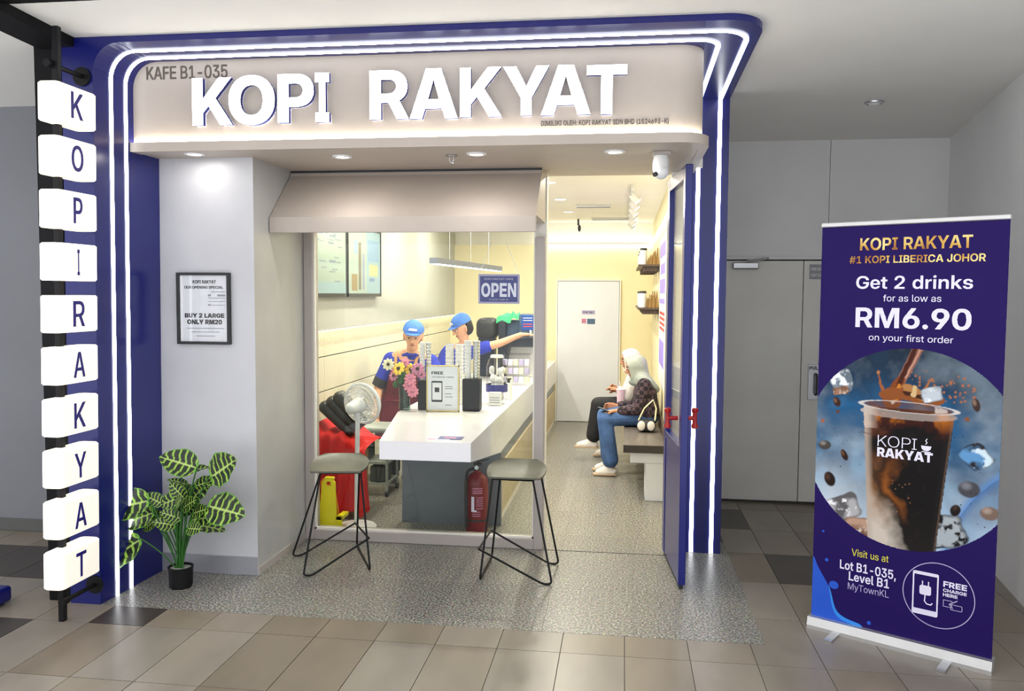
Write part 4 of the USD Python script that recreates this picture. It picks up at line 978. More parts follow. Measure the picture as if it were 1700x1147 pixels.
F = [[i * 12 + j, (i + 1) * 12 + j, (i + 1) * 12 + j + 1] for i in range(25) for j in range(11)] + [[i * 12 + j, (i + 1) * 12 + j + 1, i * 12 + j + 1] for i in range(25) for j in range(11)]
gm = trimesh.Trimesh(V, F, process=False)
obj('sheet', gm, 'green_cloth', gc, smooth=True)
pos = thing('price_display', 'blue price display screen on a white post beside the coffee machine', 'screen', loc=(-.99, 8.75, 1.3))
obj('panel', bx(-1.07, -.925, 8.755, 8.775, 1.365, 1.52, .004), 'screen_blue', pos)
obj('print', [bx(-1.055, -.955, 8.7535, 8.755, z, z + .008) for z in (1.49, 1.465)], 'print_white', pos); obj('print', [bx(-1.055, -.955, 8.7535, 8.755, z, z + .008) for z in (1.425, 1.40)], 'red_print', pos)
obj('post', bx(-.985, -.965, 8.757, 8.773, 1.302, 1.37), 'white_plastic', pos)

# ------------------------------------------------------------------ right side of the cafe
bn = thing('bench', 'dark topped wooden bench with pale supports along the cafe wall', 'bench', loc=(.2, 8.4, 0))
obj('bench_top', bx(.018, .375, 7.02, 10.3, .425, .485, .004), 'bench_top', bn)
obj('front_edge', bx(.014, .375, 6.998, 7.02, .421, .4855, .002), 'edge_brown', bn)
obj('apron_panel', bx(.072, .375, 7.06, 7.09, .325, .424, .003), 'bench_white', bn)
obj('support', bx(.20, .375, 7.06, 7.42, .002, .324, .003), 'bench_white', bn)
obj('support', bx(.17, .375, 8.9, 9.0, .002, .424, .003), 'wood_panel', bn)
obj('support', bx(.17, .375, 10.2, 10.29, .002, .424, .003), 'wood_panel', bn)
obj('seat_back', bx(.355, .376, 7.02, 10.3, .486, .60, .003), 'wood_dark', bn)
for zz, nm in ((2.05, 'upper'), (1.585, 'lower')):
    for i, y in enumerate((9.1, 9.75, 10.4)):
        s = thing('wall_shelf', '%s dark wooden wall shelf, %s from the poster' % (nm, ('first', 'second', 'third')[i]), 'shelf', loc=(.26, y + .25, zz))
        obj('board', bx(.15, .377, y, y + .5, zz, zz + .022, .002), 'wood_dark', s)
        obj('bracket', [bx(.20, .377, y + .06, y + .075, zz - .05, zz), bx(.20, .377, y + .42, y + .435, zz - .05, zz)], 'wood_dark', s)
        if i < 3:
            j = thing('jar', 'white canister with black lid on the %s shelf, %s from the poster' % (nm, ('first', 'second', 'third')[i]), 'canister', loc=(.21, y + .12, zz + .022))
            hgt = .155
            obj('body', lathe([(0, 0), (.036, 0), (.038, .006), (.038, hgt), (0, hgt)], (.205, y + .12, zz + .023), 20), 'white_plastic', j, smooth=40)
            obj('lid', lathe([(0, hgt + .024), (.037, hgt + .022), (.039, hgt), (0, hgt)], (.205, y + .12, zz + .023), 20), 'near_black', j, smooth=40)
            for b in range(3):
                g = thing('coffee_bag', '%s brown coffee bag on the %s wall shelf that is %s from the poster' % (('small', 'middle sized', 'tallest')[b], nm, ('first', 'second', 'third')[i]), 'coffee bag', loc=(.30, y + .1, zz + .022), group='coffee bags on the %s %s shelf' % (nm, ('first', 'second', 'third')[i]))
                xx, hh = .262 + b * .038, .12 + .04 * b
                obj('bag', hull([(xx, y + .05, zz + .0225), (xx + .034, y + .05, zz + .0225), (xx, y + .16, zz + .0225), (xx + .034, y + .16, zz + .0225), (xx + .013, y + .05, zz + hh), (xx + .021, y + .05, zz + hh), (xx + .013, y + .16, zz + hh), (xx + .021, y + .16, zz + hh)]), 'bag_brown', g)
                obj('seal', bx(xx + .013, xx + .021, y + .05, y + .16, zz + hh, zz + hh + .012), 'wood_panel', g)
wp = thing('wall_poster', 'tall white wall poster with lilac and red print by the entrance', 'poster', loc=(.376, 8.3, .9))
obj('sheet', bx(.372, .3775, 7.70, 8.95, .86, 2.32), 'white_matte', wp)
obj('print', [prism_x(Polygon([(a, z), (b, z), (b, z + h), (a, z + h)]), .3705, .372) for a, b, z, h in ((7.78, 8.85, 2.12, .13), (7.78, 8.7, 1.95, .10), (7.78, 8.85, 1.76, .14), (7.85, 8.8, 1.05, .25), (7.78, 8.85, 1.66, .05))], 'lilac_print', wp)
obj('print', [prism_x(Polygon([(7.78, z), (8.8, z), (8.8, z + .03), (7.78, z + .03)]), .3705, .372) for z in (1.55, 1.50, 1.45, 1.40)], 'red_print', wp)

# ------------------------------------------------------------------ people
def sph(p, r): return Manifold.sphere(r, 16).translate(tuple(map(float, p)))
def bone(a, b, ra, rb): return Manifold.batch_hull([sph(a, ra), sph(b, rb)])
def blend(parts, length=.02, it=8):
    m = parts[0]
    for p in parts[1:]: m = m + p
    t = tm(m.refine_to_length(length)); t.merge_vertices()
    trimesh.smoothing.filter_taubin(t, lamb=.5, nu=.53, iterations=it)
    return t
def hand_parts(w, d, palm, thumb_side, curl=.5):
    """Palm, four fingers and a thumb from the wrist w along d; palm faces along `palm`."""
    w, d, palm = (np.array(q, float) for q in (w, d, palm)); d /= np.linalg.norm(d); palm = palm - d * (palm @ d); palm /= np.linalg.norm(palm)
    s = np.cross(d, palm) * thumb_side
    out = [Manifold.batch_hull([sph(w, .024), sph(w + d * .03 + s * .022, .015), sph(w + d * .03 - s * .022, .015), sph(w + d * .08 + s * .028, .012), sph(w + d * .08 - s * .028, .012)])]
    for k, L in enumerate((.068, .076, .070, .055)):
        a = w + d * .078 + s * (.027 - .018 * k)
        b = a + (d * math.cos(curl * .6) + palm * math.sin(curl * .6)) * L * .5
        c = b + (d * math.cos(curl * 1.6) + palm * math.sin(curl * 1.6)) * L * .5
        out += [bone(a, b, .0095, .009), bone(b, c, .009, .0075)]
    a = w + d * .03 + s * .024; b = a + (d * .6 + s * .7) * .035; c = b + (d * .85 + s * .25 + palm * .4) * .03
    return out + [bone(a, b, .012, .0105), bone(b, c, .0105, .0085)]

def head_parts(c, face, up, k=1.0):
    c, f, u = np.array(c, float), np.array(face, float), np.array(up, float)
    f /= np.linalg.norm(f); u = u - f * (u @ f); u /= np.linalg.norm(u); s = np.cross(f, u)
    out = [Manifold.batch_hull([sph(c + u * .03 * k - f * .018 * k, .088 * k), sph(c + u * .03 * k + f * .02 * k, .078 * k), sph(c - u * .045 * k + f * .035 * k, .05 * k), sph(c - u * .085 * k + f * .056 * k, .028 * k)])]
    out += [Manifold.batch_hull([sph(c + u * .02 * k + f * .092 * k, .008 * k), sph(c - u * .018 * k + f * .112 * k, .011 * k), sph(c - u * .022 * k + f * .094 * k + s * .012 * k, .008 * k), sph(c - u * .022 * k + f * .094 * k - s * .012 * k, .008 * k)])]
    for q in (-1, 1): out.append(Manifold.batch_hull([sph(c + s * q * .082 * k + u * .015 * k - f * .005 * k, .013 * k), sph(c + s * q * .080 * k - u * .022 * k, .009 * k)]))
    return out, f, u, s
def face_details(parent, c, f, u, s, k=1.0, m_eye='near_black'):
    for q in (-1, 1):
        e = obj('eye', ell(c + f * .0865 * k + s * q * .032 * k + u * .012 * k, (.0082 * k,) * 3), 'white_gloss', parent, smooth=True)
        obj('iris', ell(c + f * .0925 * k + s * q * .032 * k + u * .012 * k, (.0074 * k,) * 3), m_eye, e, smooth=True)
        obj('eyebrow', tube([c + f * .094 * k + s * q * .016 * k + u * .036 * k, c + f * .092 * k + s * q * .034 * k + u * .041 * k, c + f * .082 * k + s * q * .05 * k + u * .034 * k], .0042 * k, 5), 'hair', parent)
    obj('mouth', tube([c + f * .083 * k - s * .022 * k - u * .054 * k, c + f * .094 * k - u * .052 * k, c + f * .083 * k + s * .022 * k - u * .054 * k], [.003 * k, .0062 * k, .003 * k], 6), 'lips', parent, smooth=True)
def cap(parent, c, f, u, s, k=1.0):
    c0 = c + u * .045 * k - f * .006 * k
    dome = Manifold.batch_hull([sph(c0 + u * .012 * k - f * .016 * k, .099 * k), sph(c0 + u * .012 * k + f * .014 * k, .092 * k)])
    dome = dome.trim_by_plane(tuple(u), float(c0 @ u + .010 * k))
    hat = obj('cap', tm(dome), 'cap_blue', parent, smooth=40)
    pts = []
    for t in np.linspace(-1, 1, 11):
        e = c0 + u * (.014 - .012 * t * t) * k + s * t * .078 * k + f * (.078 * math.sqrt(max(0, 1 - t * t * .55))) * k
        g = e + f * .072 * math.sqrt(max(0, 1 - t * t)) * k - u * .014 * k * math.sqrt(max(0, 1 - t * t))
        pts += [e, g, e + u * .005, g + u * .005]
    obj('brim', hull(pts), 'cap_blue', hat)
    obj('badge', hull([c0 + f * (.104 if zz == 0 else .098) * k + s * q * .036 * k + u * (.036 + .018 * zz) * k + f * o for q in (-1, 1) for zz in (0, 1) for o in (0, .004)]), 'print_white', hat)

def P3(*a): return np.array(a, float)
# staff member 1, leaning over the counter
def staff1():
    t = thing('person', 'staff member in blue cap and dark red apron leaning over the counter behind the flowers', 'person', loc=(-2.06, 7.45, 0))
    hip, chest, neck, head = P3(-2.02, 7.55, .82), P3(-1.955, 7.42, 1.09), P3(-1.905, 7.36, 1.215), P3(-1.875, 7.30, 1.355)
    shL, shR = P3(-2.115, 7.42, 1.135), P3(-1.735, 7.40, 1.125)
    elL, wrL = P3(-2.225, 7.40, .90), P3(-2.215, 7.30, .69)
    elR, wrR = P3(-1.605, 7.32, .915), P3(-1.66, 7.08, .935)
    hL, hR = P3(-2.10, 7.55, .80), P3(-1.93, 7.55, .80)
    kL, kR, aL, aR = P3(-2.125, 7.48, .42), P3(-1.98, 7.50, .42), P3(-2.12, 7.52, .07), P3(-2.0, 7.62, .07)
    hp_, f, u, s = head_parts(head, (.18, -1, -.20), (0.1, -.15, 1))
    torso = [Manifold.batch_hull([sph(hip + P3(q, 0, 0), .105) for q in (-.06, .06)] + [sph(chest + P3(q, 0, 0), .105) for q in (-.075, .075)]), Manifold.batch_hull([sph(chest + P3(q, 0, 0), .10) for q in (-.07, .07)] + [sph(shL, .062), sph(shR, .062), sph(neck - P3(0, 0, .02), .06)]), bone(neck - P3(0, -.01, .03), head - u * .03, .052, .05)]
    arms = [bone(shL, elL, .056, .044), bone(elL, wrL, .042, .028), bone(shR, elR, .056, .044), bone(elR, wrR, .042, .028)]
    legs = [bone(hL, kL, .088, .062), bone(kL, aL, .058, .04), bone(hR, kR, .088, .062), bone(kR, aR, .058, .04)]
    feet = [Manifold.batch_hull([sph(a + P3(0, .03, -.03), .036), sph(a + P3(0, -.13, -.04), .03)]) for a in (aL, aR)]
    hands = hand_parts(wrL, wrL - elL, (.6, -.3, 0), 1, .5) + hand_parts(wrR, (-.1, -.8, -.15), (0, 0, -1), -1, .3)
    obj('body', blend(torso + hp_ + arms + legs + feet + hands, .016), 'skin', t, smooth=True)
    face_details(t, head, f, u, s); 
    obj('hair', tm(Manifold.batch_hull([sph(head + u * .028 - f * .03, .0905), sph(head - u * .01 - f * .035, .078)]).trim_by_plane(tuple(-f), float(-head @ f + .012))), 'hair', t, smooth=True)
    cap(t, head, f, u, s)
    up = [Manifold.batch_hull([sph(neck - P3(0, -.005, .03), .068), sph(shL, .06), sph(shR, .06)]), Manifold.batch_hull([sph(hip + P3(q, 0, .0), .118) for q in (-.06, .06)] + [sph(chest + P3(q, 0, 0), .118) for q in (-.075, .075)]), Manifold.batch_hull([sph(chest + P3(q, 0, 0), .112) for q in (-.07, .07)] + [sph(shL, .074), sph(shR, .074)])]
    up += [bone(shL, shL + (elL - shL) * .82, .072, .066), bone(shR, shR + (elR - shR) * .9, .072, .066)]
    shirt = obj('shirt', blend(up, .02, 6), 'uniform_blue', t, smooth=True)
    for a, b in ((shL, elL), (shR, elR)):
        d = (b - a) / np.linalg.norm(b - a); e = a + (b - a) * .90
        obj('cuff', cyl(e - d * .045, e + d * .035, .070, .064, 18), 'near_black', shirt, smooth=40)
    obj('collar', tube([neck + P3(.058 * math.cos(q), .058 * math.sin(q), -.012 + .012 * math.sin(q)) for q in np.linspace(0, 2 * np.pi, 16, endpoint=False)], .014, 6, True), 'uniform_blue', shirt, smooth=True)
    ap = Manifold.batch_hull([sph(chest + P3(q, -.045, -.055), .085) for q in (-.065, .04)] + [sph(hip + P3(q, -.04, 0), .112) for q in (-.085, .07)]) + Manifold.batch_hull([sph(hip + P3(q, -.035, .02), .115) for q in (-.085, .075)] + [sph(P3(x, 7.47, .44), .085) for x in (-2.20, -1.97)])
    ap = ap.trim_by_plane((0, 0, 1), .40)
    a_ = obj('apron', blend([ap], .025, 6), 'apron_red', t, smooth=True)
    obj('waist_seam', tube([P3(-2.17, 7.40, .76), P3(-2.06, 7.375, .765), P3(-1.93, 7.38, .77)], .006, 5), 'red_dark', a_)
    for x0_, x1_ in ((-2.03, -2.045), (-1.86, -1.83)): obj('strap', tube([P3(x0_, 7.285, 1.07), P3((x0_ + x1_) / 2, 7.305, 1.15), P3(x1_, 7.36, 1.205), P3(x1_, 7.47, 1.215)], .016, 6), 'strap_tan', a_, smooth=True)
    tr_ = [bone(hL, kL, .098, .078), bone(kL, aL + P3(0, 0, .04), .076, .062), bone(hR, kR, .098, .078), bone(kR, aR + P3(0, 0, .04), .076, .062), bone(hL, hR, .1, .1)]
    obj('trousers', blend(tr_, .025, 6), 'trouser_black', t, smooth=True)
    for a in (aL, aR): obj('shoe', tm(Manifold.batch_hull([sph(a + P3(0, .035, -.026), .044), sph(a + P3(0, -.14, -.036), .034), sph(a + P3(0, 0, .02), .04)]).trim_by_plane((0, 0, 1), .003)), 'near_black', t, smooth=40)
staff1()
def staff2():
    t = thing('person', 'staff member in blue shirt and cap reaching one bare arm to the coffee machine', 'person', loc=(-1.95, 8.5, 0))
    hip, chest, neck, head = P3(-1.84, 8.50, .86), P3(-1.72, 8.45, 1.10), P3(-1.615, 8.42, 1.225), P3(-1.635, 8.37, 1.395)
    shL, shR = P3(-1.77, 8.33, 1.15), P3(-1.53, 8.52, 1.165)
    elL, wrL = P3(-1.82, 8.25, .94), P3(-1.78, 8.05, .90)
    elR, wrR = P3(-1.27, 8.52, 1.235), P3(-1.055, 8.56, 1.325)
    hL, hR = P3(-1.92, 8.46, .83), P3(-1.80, 8.58, .83)
    kL, kR, aL, aR = P3(-1.90, 8.42, .44), P3(-1.80, 8.56, .44), P3(-1.92, 8.48, .07), P3(-1.80, 8.62, .07)
    hp_, f, u, s = head_parts(head, (-.75, -.55, -.42), (-.2, -.2, 1))
    torso = [Manifold.batch_hull([sph(hip + P3(q * .7, q * .7, 0), .10) for q in (-.06, .06)] + [sph(chest + P3(q * .7, q * .7, 0), .10) for q in (-.07, .07)]), Manifold.batch_hull([sph(chest, .10), sph(shL, .06), sph(shR, .06), sph(neck - P3(0, 0, .02), .06)]), bone(neck - P3(0, 0, .03), head - u * .03, .05, .05)]
    arms = [bone(shL, elL, .054, .042), bone(elL, wrL, .04, .027), bone(shR, elR, .052, .04), bone(elR, wrR, .04, .027)]
    legs = [bone(hL, kL, .085, .06), bone(kL, aL, .056, .04), bone(hR, kR, .085, .06), bone(kR, aR, .056, .04)]
    feet = [Manifold.batch_hull([sph(a + P3(.02, .02, -.03), .036), sph(a + P3(-.10, -.08, -.04), .03)]) for a in (aL, aR)]
    hands = hand_parts(wrL, (.2, -.9, -.1), (0, 0, -1), 1, .4) + hand_parts(wrR, (1, .05, .06), (0, 0, -1), 1, .25)
    obj('body', blend(torso + hp_ + arms + legs + feet + hands, .016), 'skin', t, smooth=True)
    face_details(t, head, f, u, s)
    obj('hair', tm(Manifold.batch_hull([sph(head + u * .028 - f * .03, .0905), sph(head - u * .02 - f * .04, .078)]).trim_by_plane(tuple(-f), float(-head @ f + .012))), 'hair', t, smooth=True)
    cap(t, head, f, u, s)
    up = [Manifold.batch_hull([sph(neck - P3(0, 0, .035), .066), sph(shL, .06), sph(shR, .06)]), Manifold.batch_hull([sph(hip + P3(q * .7, q * .7, 0), .113) for q in (-.06, .06)] + [sph(chest + P3(q * .7, q * .7, 0), .113) for q in (-.07, .07)]), Manifold.batch_hull([sph(chest, .112), sph(shL, .072), sph(shR, .072)])]
    up += [bone(shL, shL + (elL - shL) * .8, .07, .064), bone(shR, shR + (elR - shR) * .5, .07, .062)]
    sh_ = obj('shirt', blend(up, .02, 6), 'uniform_blue', t, smooth=True)
    obj('collar', tube([neck + P3(.056 * math.cos(q), .056 * math.sin(q), -.012) for q in np.linspace(0, 2 * np.pi, 16, endpoint=False)], .014, 6, True), 'uniform_blue', sh_, smooth=True)
    tr_ = [bone(hL, kL, .095, .075), bone(kL, aL + P3(0, 0, .04), .073, .06), bone(hR, kR, .095, .075), bone(kR, aR + P3(0, 0, .04), .073, .06), bone(hL, hR, .095, .095)]
    obj('trousers', blend(tr_, .03, 5), 'trouser_black', t, smooth=True)
    for a in (aL, aR): obj('shoe', tm(Manifold.batch_hull([sph(a + P3(.025, .02, -.026), .044), sph(a + P3(-.10, -.09, -.036), .034), sph(a + P3(0, 0, .02), .04)]).trim_by_plane((0, 0, 1), .003)), 'near_black', t, smooth=40)
staff2()

def shoe(parent, heel, toe, w=.040, up=.05):
    heel, toe = np.array(heel, float), np.array(toe, float)
    d = (toe - heel) / np.linalg.norm(toe - heel)
    s = obj('shoe', tm(Manifold.batch_hull([sph(heel + P3(0, 0, .035), w * .92), sph(heel + d * .04 + P3(0, 0, .07), w * .8), sph(toe - d * .015 + P3(0, 0, .024), w * .8), sph((heel + toe) / 2 + P3(0, 0, .03), w)]).trim_by_plane((0, 0, 1), float(min(heel[2], toe[2]) - .004))), 'shoe_white', parent, smooth=40)
    sq = shapely.MultiPoint([tuple(heel[:2]), tuple(toe[:2])]).convex_hull.buffer(w * .96, 8)
    m = prism_z(sq, 0, .014); v = np.array(m.vertices)
    tt = (v[:, :2] - heel[:2]) @ d[:2] / max(1e-6, np.linalg.norm(toe[:2] - heel[:2])); v[:, 2] += heel[2] + (toe[2] - heel[2]) * tt - .0; m.vertices = v
    obj('sole', m, 'shoe_sole', s)
def hijab(parent, head, f, u, s, drape_pts, m, k=1.0):
    h = Manifold.batch_hull([sph(head + u * .03 * k - f * .02 * k, .103 * k), sph(head + u * .03 * k + f * .012 * k, .098 * k), sph(head - u * .075 * k + f * .015 * k, .085 * k), sph(head - u * .075 * k - f * .03 * k, .085 * k)])
    h = h + Manifold.batch_hull([sph(head - u * .07 * k, .082 * k)] + [sph(p, r_) for p, r_ in drape_pts])
    cutm = Manifold.batch_hull([sph(head + f * .115 * k + u * .03 * k, .074 * k), sph(head + f * .12 * k - u * .05 * k, .064 * k), sph(head + f * .2 * k, .06 * k)])
    h = h - cutm
    obj('headscarf', blend([h], .016, 5), m, parent, smooth=True)

def woman(label, Y, head, facev, neck, chest, hip, knees, ankles, toes, shoulders, elbows, wrists, hands_dir, cloth, scarf, trouser, drape, skin):
    t = thing('person', label, 'person', loc=(float(hip[0]), Y, 0))
    hp_, f, u, s = head_parts(head, facev, (0, 0, 1), .92)
    w = .085
    torso = [Manifold.batch_hull([sph(hip + P3(0, q, 0), .105) for q in (-.07, .07)] + [sph(chest + P3(0, q, 0), .098) for q in (-.07, .07)]), Manifold.batch_hull([sph(chest + P3(0, q, 0), .09) for q in (-.06, .06)] + [sph(q, .055) for q in shoulders] + [sph(neck, .055)]), bone(neck - P3(0, 0, .02), head - u * .03, .046, .046)]
    arms, legs, hands = [], [], []
    for k in (0, 1):
        arms += [bone(shoulders[k], elbows[k], .05, .04), bone(elbows[k], wrists[k], .038, .026)]
        hpk = hip + P3(-.02, (-1, 1)[k] * .085, -.01)
        legs += [bone(hpk, knees[k], .088, .06), bone(knees[k], ankles[k], .056, .036), Manifold.batch_hull([sph(ankles[k] - P3(0, 0, .025), .028), sph(toes[k] + P3(.05, 0, .024), .018)])]
        hands += hand_parts(wrists[k], hands_dir[k], (0, 0, -1) if k == 0 else (0, -1, 0), (1, -1)[k], .6)
    obj('body', blend(torso + hp_ + arms + legs + hands, .016), skin, t, smooth=True)
    face_details(t, head, f, u, s, .92)
    hijab(t, head, f, u, s, drape, scarf, .95)
    up = [Manifold.batch_hull([sph(hip + P3(0, q, .02), .118) for q in (-.08, .08)] + [sph(chest + P3(0, q, 0), .112) for q in (-.07, .07)]), Manifold.batch_hull([sph(chest + P3(0, q, 0), .105) for q in (-.06, .06)] + [sph(q, .068) for q in shoulders])]
    for k in (0, 1): up += [bone(shoulders[k], elbows[k], .068, .058), bone(elbows[k], elbows[k] + (wrists[k] - elbows[k]) * .78, .058, .046)]
    obj('shirt', blend(up, .02, 6), cloth, t, smooth=True)
    lg = []
    for k in (0, 1):
        hpk = hip + P3(-.02, (-1, 1)[k] * .085, -.01)
        lg += [bone(hpk, knees[k], .098, .078), bone(knees[k], ankles[k] + (knees[k] - ankles[k]) * .12, .076, .078)]
    lg.append(bone(hip + P3(0, -.08, -.01), hip + P3(0, .08, -.01), .112, .112))
    obj('trousers', blend(lg, .022, 6), trouser, t, smooth=True)
    for k in (0, 1): shoe(t, ankles[k] - P3(-.02, 0, ankles[k][2] - toes[k][2] if ankles[k][2] < .16 else .09), toes[k])
    return t
woman('seated person in grey green headscarf, dark plaid shirt and blue jeans holding a phone', 8.1,
      P3(.125, 8.08, 1.045), (-1, -.12, -.30), P3(.19, 8.1, .915), P3(.215, 8.1, .80), P3(.235, 8.1, .604),
      [P3(-.165, 8.0, .56), P3(-.17, 8.20, .56)], [P3(-.10, 8.0, .10), P3(-.12, 8.2, .10)], [P3(-.235, 7.99, .012), P3(-.25, 8.21, .012)],
      [P3(.205, 7.95, .895), P3(.205, 8.25, .895)], [P3(.14, 7.91, .665), P3(.14, 8.28, .665)], [P3(-.045, 7.97, .635), P3(-.06, 8.2, .65)], [(-1, .1, -.05), (-1, -.3, 0)],
      'plaid', 'hijab_grey', 'denim', [(P3(.22, 7.98, .92), .06), (P3(.22, 8.2, .92), .06), (P3(.31, 8.1, .84), .045), (P3(.10, 8.1, .92), .05)], 'skin_tan')
woman('seated person in cream headscarf, pale top and black trousers holding a drink', 8.8,
      P3(.075, 8.80, 1.06), (-1, -.2, -.18), P3(.12, 8.8, .925), P3(.14, 8.8, .81), P3(.20, 8.8, .604),
      [P3(-.25, 8.70, .60), P3(-.22, 8.9, .565)], [P3(-.30, 8.70, .23), P3(-.13, 8.95, .10)], [P3(-.46, 8.69, .145), P3(-.27, 8.95, .012)],
      [P3(.12, 8.65, .905), P3(.12, 8.95, .905)], [P3(.04, 8.60, .70), P3(.04, 8.98, .70)], [P3(-.03, 8.68, .745), P3(-.06, 8.86, .74)], [(-.7, .3, .3), (-.6, -.5, .3)],
      'top_grey', 'hijab_cream', 'trouser_black', [(P3(.13, 8.68, .93), .055), (P3(.13, 8.9, .93), .055), (P3(.2, 8.8, .90), .05)], 'skin_tan')
phn = thing('phone', 'dark smartphone in the hand of the seated person in jeans', 'phone', loc=(-.15, 7.98, .62))
pm_ = bx(-.075, .075, -.036, .036, -.004, .004, .003); pm_.apply_transform(trimesh.transformations.rotation_matrix(.35, (0, 1, 0))); pm_.apply_translation((-.165, 7.97, .645))
obj('body', pm_, 'near_black', phn)
ps_ = bx(-.068, .068, -.032, .032, .0042, .0048); ps_.apply_transform(trimesh.transformations.rotation_matrix(.35, (0, 1, 0))); ps_.apply_translation((-.165, 7.97, .645)); obj('screen', ps_, 'machine_blue', phn)
dk = thing('drink', 'pale pink drink carton held by the seated person in black trousers', 'drink', loc=(-.09, 8.66, .65))
obj('cup', lathe([(0, 0), (.034, 0), (.042, .17), (.044, .18), (0, .18)], (-.02, 8.55, .60), 18), 'pink_drink', dk, smooth=40); obj('lid', lathe([(0, .19), (.04, .188), (.045, .18), (0, .18)], (-.02, 8.55, .60), 18), 'white_plastic', dk); obj('straw', cyl((-.02, 8.55, .78), (-.03, 8.55, .86), .004), 'white_plastic', dk)
hb = thing('handbag', 'black and white round handbag on the bench beside the seated person in jeans', 'handbag', loc=(.22, 7.72, .485))
obj('bag_body', rbox(.135, .305, 7.66, 7.78, .487, .60, .05), 'near_black', hb, smooth=60)
for x in (.175, .262): obj('white_panel', ell((x, 7.665, .548), (.036, .014, .045)), 'shoe_white', hb, smooth=True)
obj('strap', tube([(.15, 7.72, .59), (.20, 7.73, .70), (.28, 7.74, .78), (.31, 7.76, .70), (.30, 7.72, .59)], .008, 6), 'petal_cream', hb, smooth=True)

# ------------------------------------------------------------------ roll-up banner
BA = (1.010, 4.497, 0)
ba = thing('roll_up_banner', 'purple roll-up banner with iced coffee picture standing on the mall floor', 'banner', loc=BA, rotz=math.atan2(4.053 - 4.497, 1.722 - 1.010))
BW = .842
def bobj(name, m, mat_, parent=None, **k): return obj(name, m, mat_, parent or ba, local=True, **k)
bobj('base', [hull([(-.008, -.045, 0), (BW + .008, -.045, 0), (-.008, .045, 0), (BW + .008, .045, 0), (-.008, -.035, .062), (BW + .008, -.035, .062), (-.008, .035, .062), (BW + .008, .035, .062), (-.008, -.045, .02), (BW + .008, -.045, .02)])], 'alu')
for x in (.14, .66): bobj('foot', hull([(x - .02, -.16, .001), (x + .02, -.16, .001), (x - .02, .16, .001), (x + .02, .16, .001), (x - .02, -.16, .01), (x + .02, -.16, .01), (x - .02, .16, .01), (x + .02, .16, .01)]), 'steel')
bobj('top_rail', bx(-.004, BW + .004, -.011, .011, 2.098, 2.122, .004), 'alu')
bobj('pole', cyl((BW / 2, .02, .05), (BW / 2, .02, 2.1), .011), 'steel')
pr = bobj('print', bx(0, BW, -.0015, .0015, .058, 2.102), 'banner_purple')
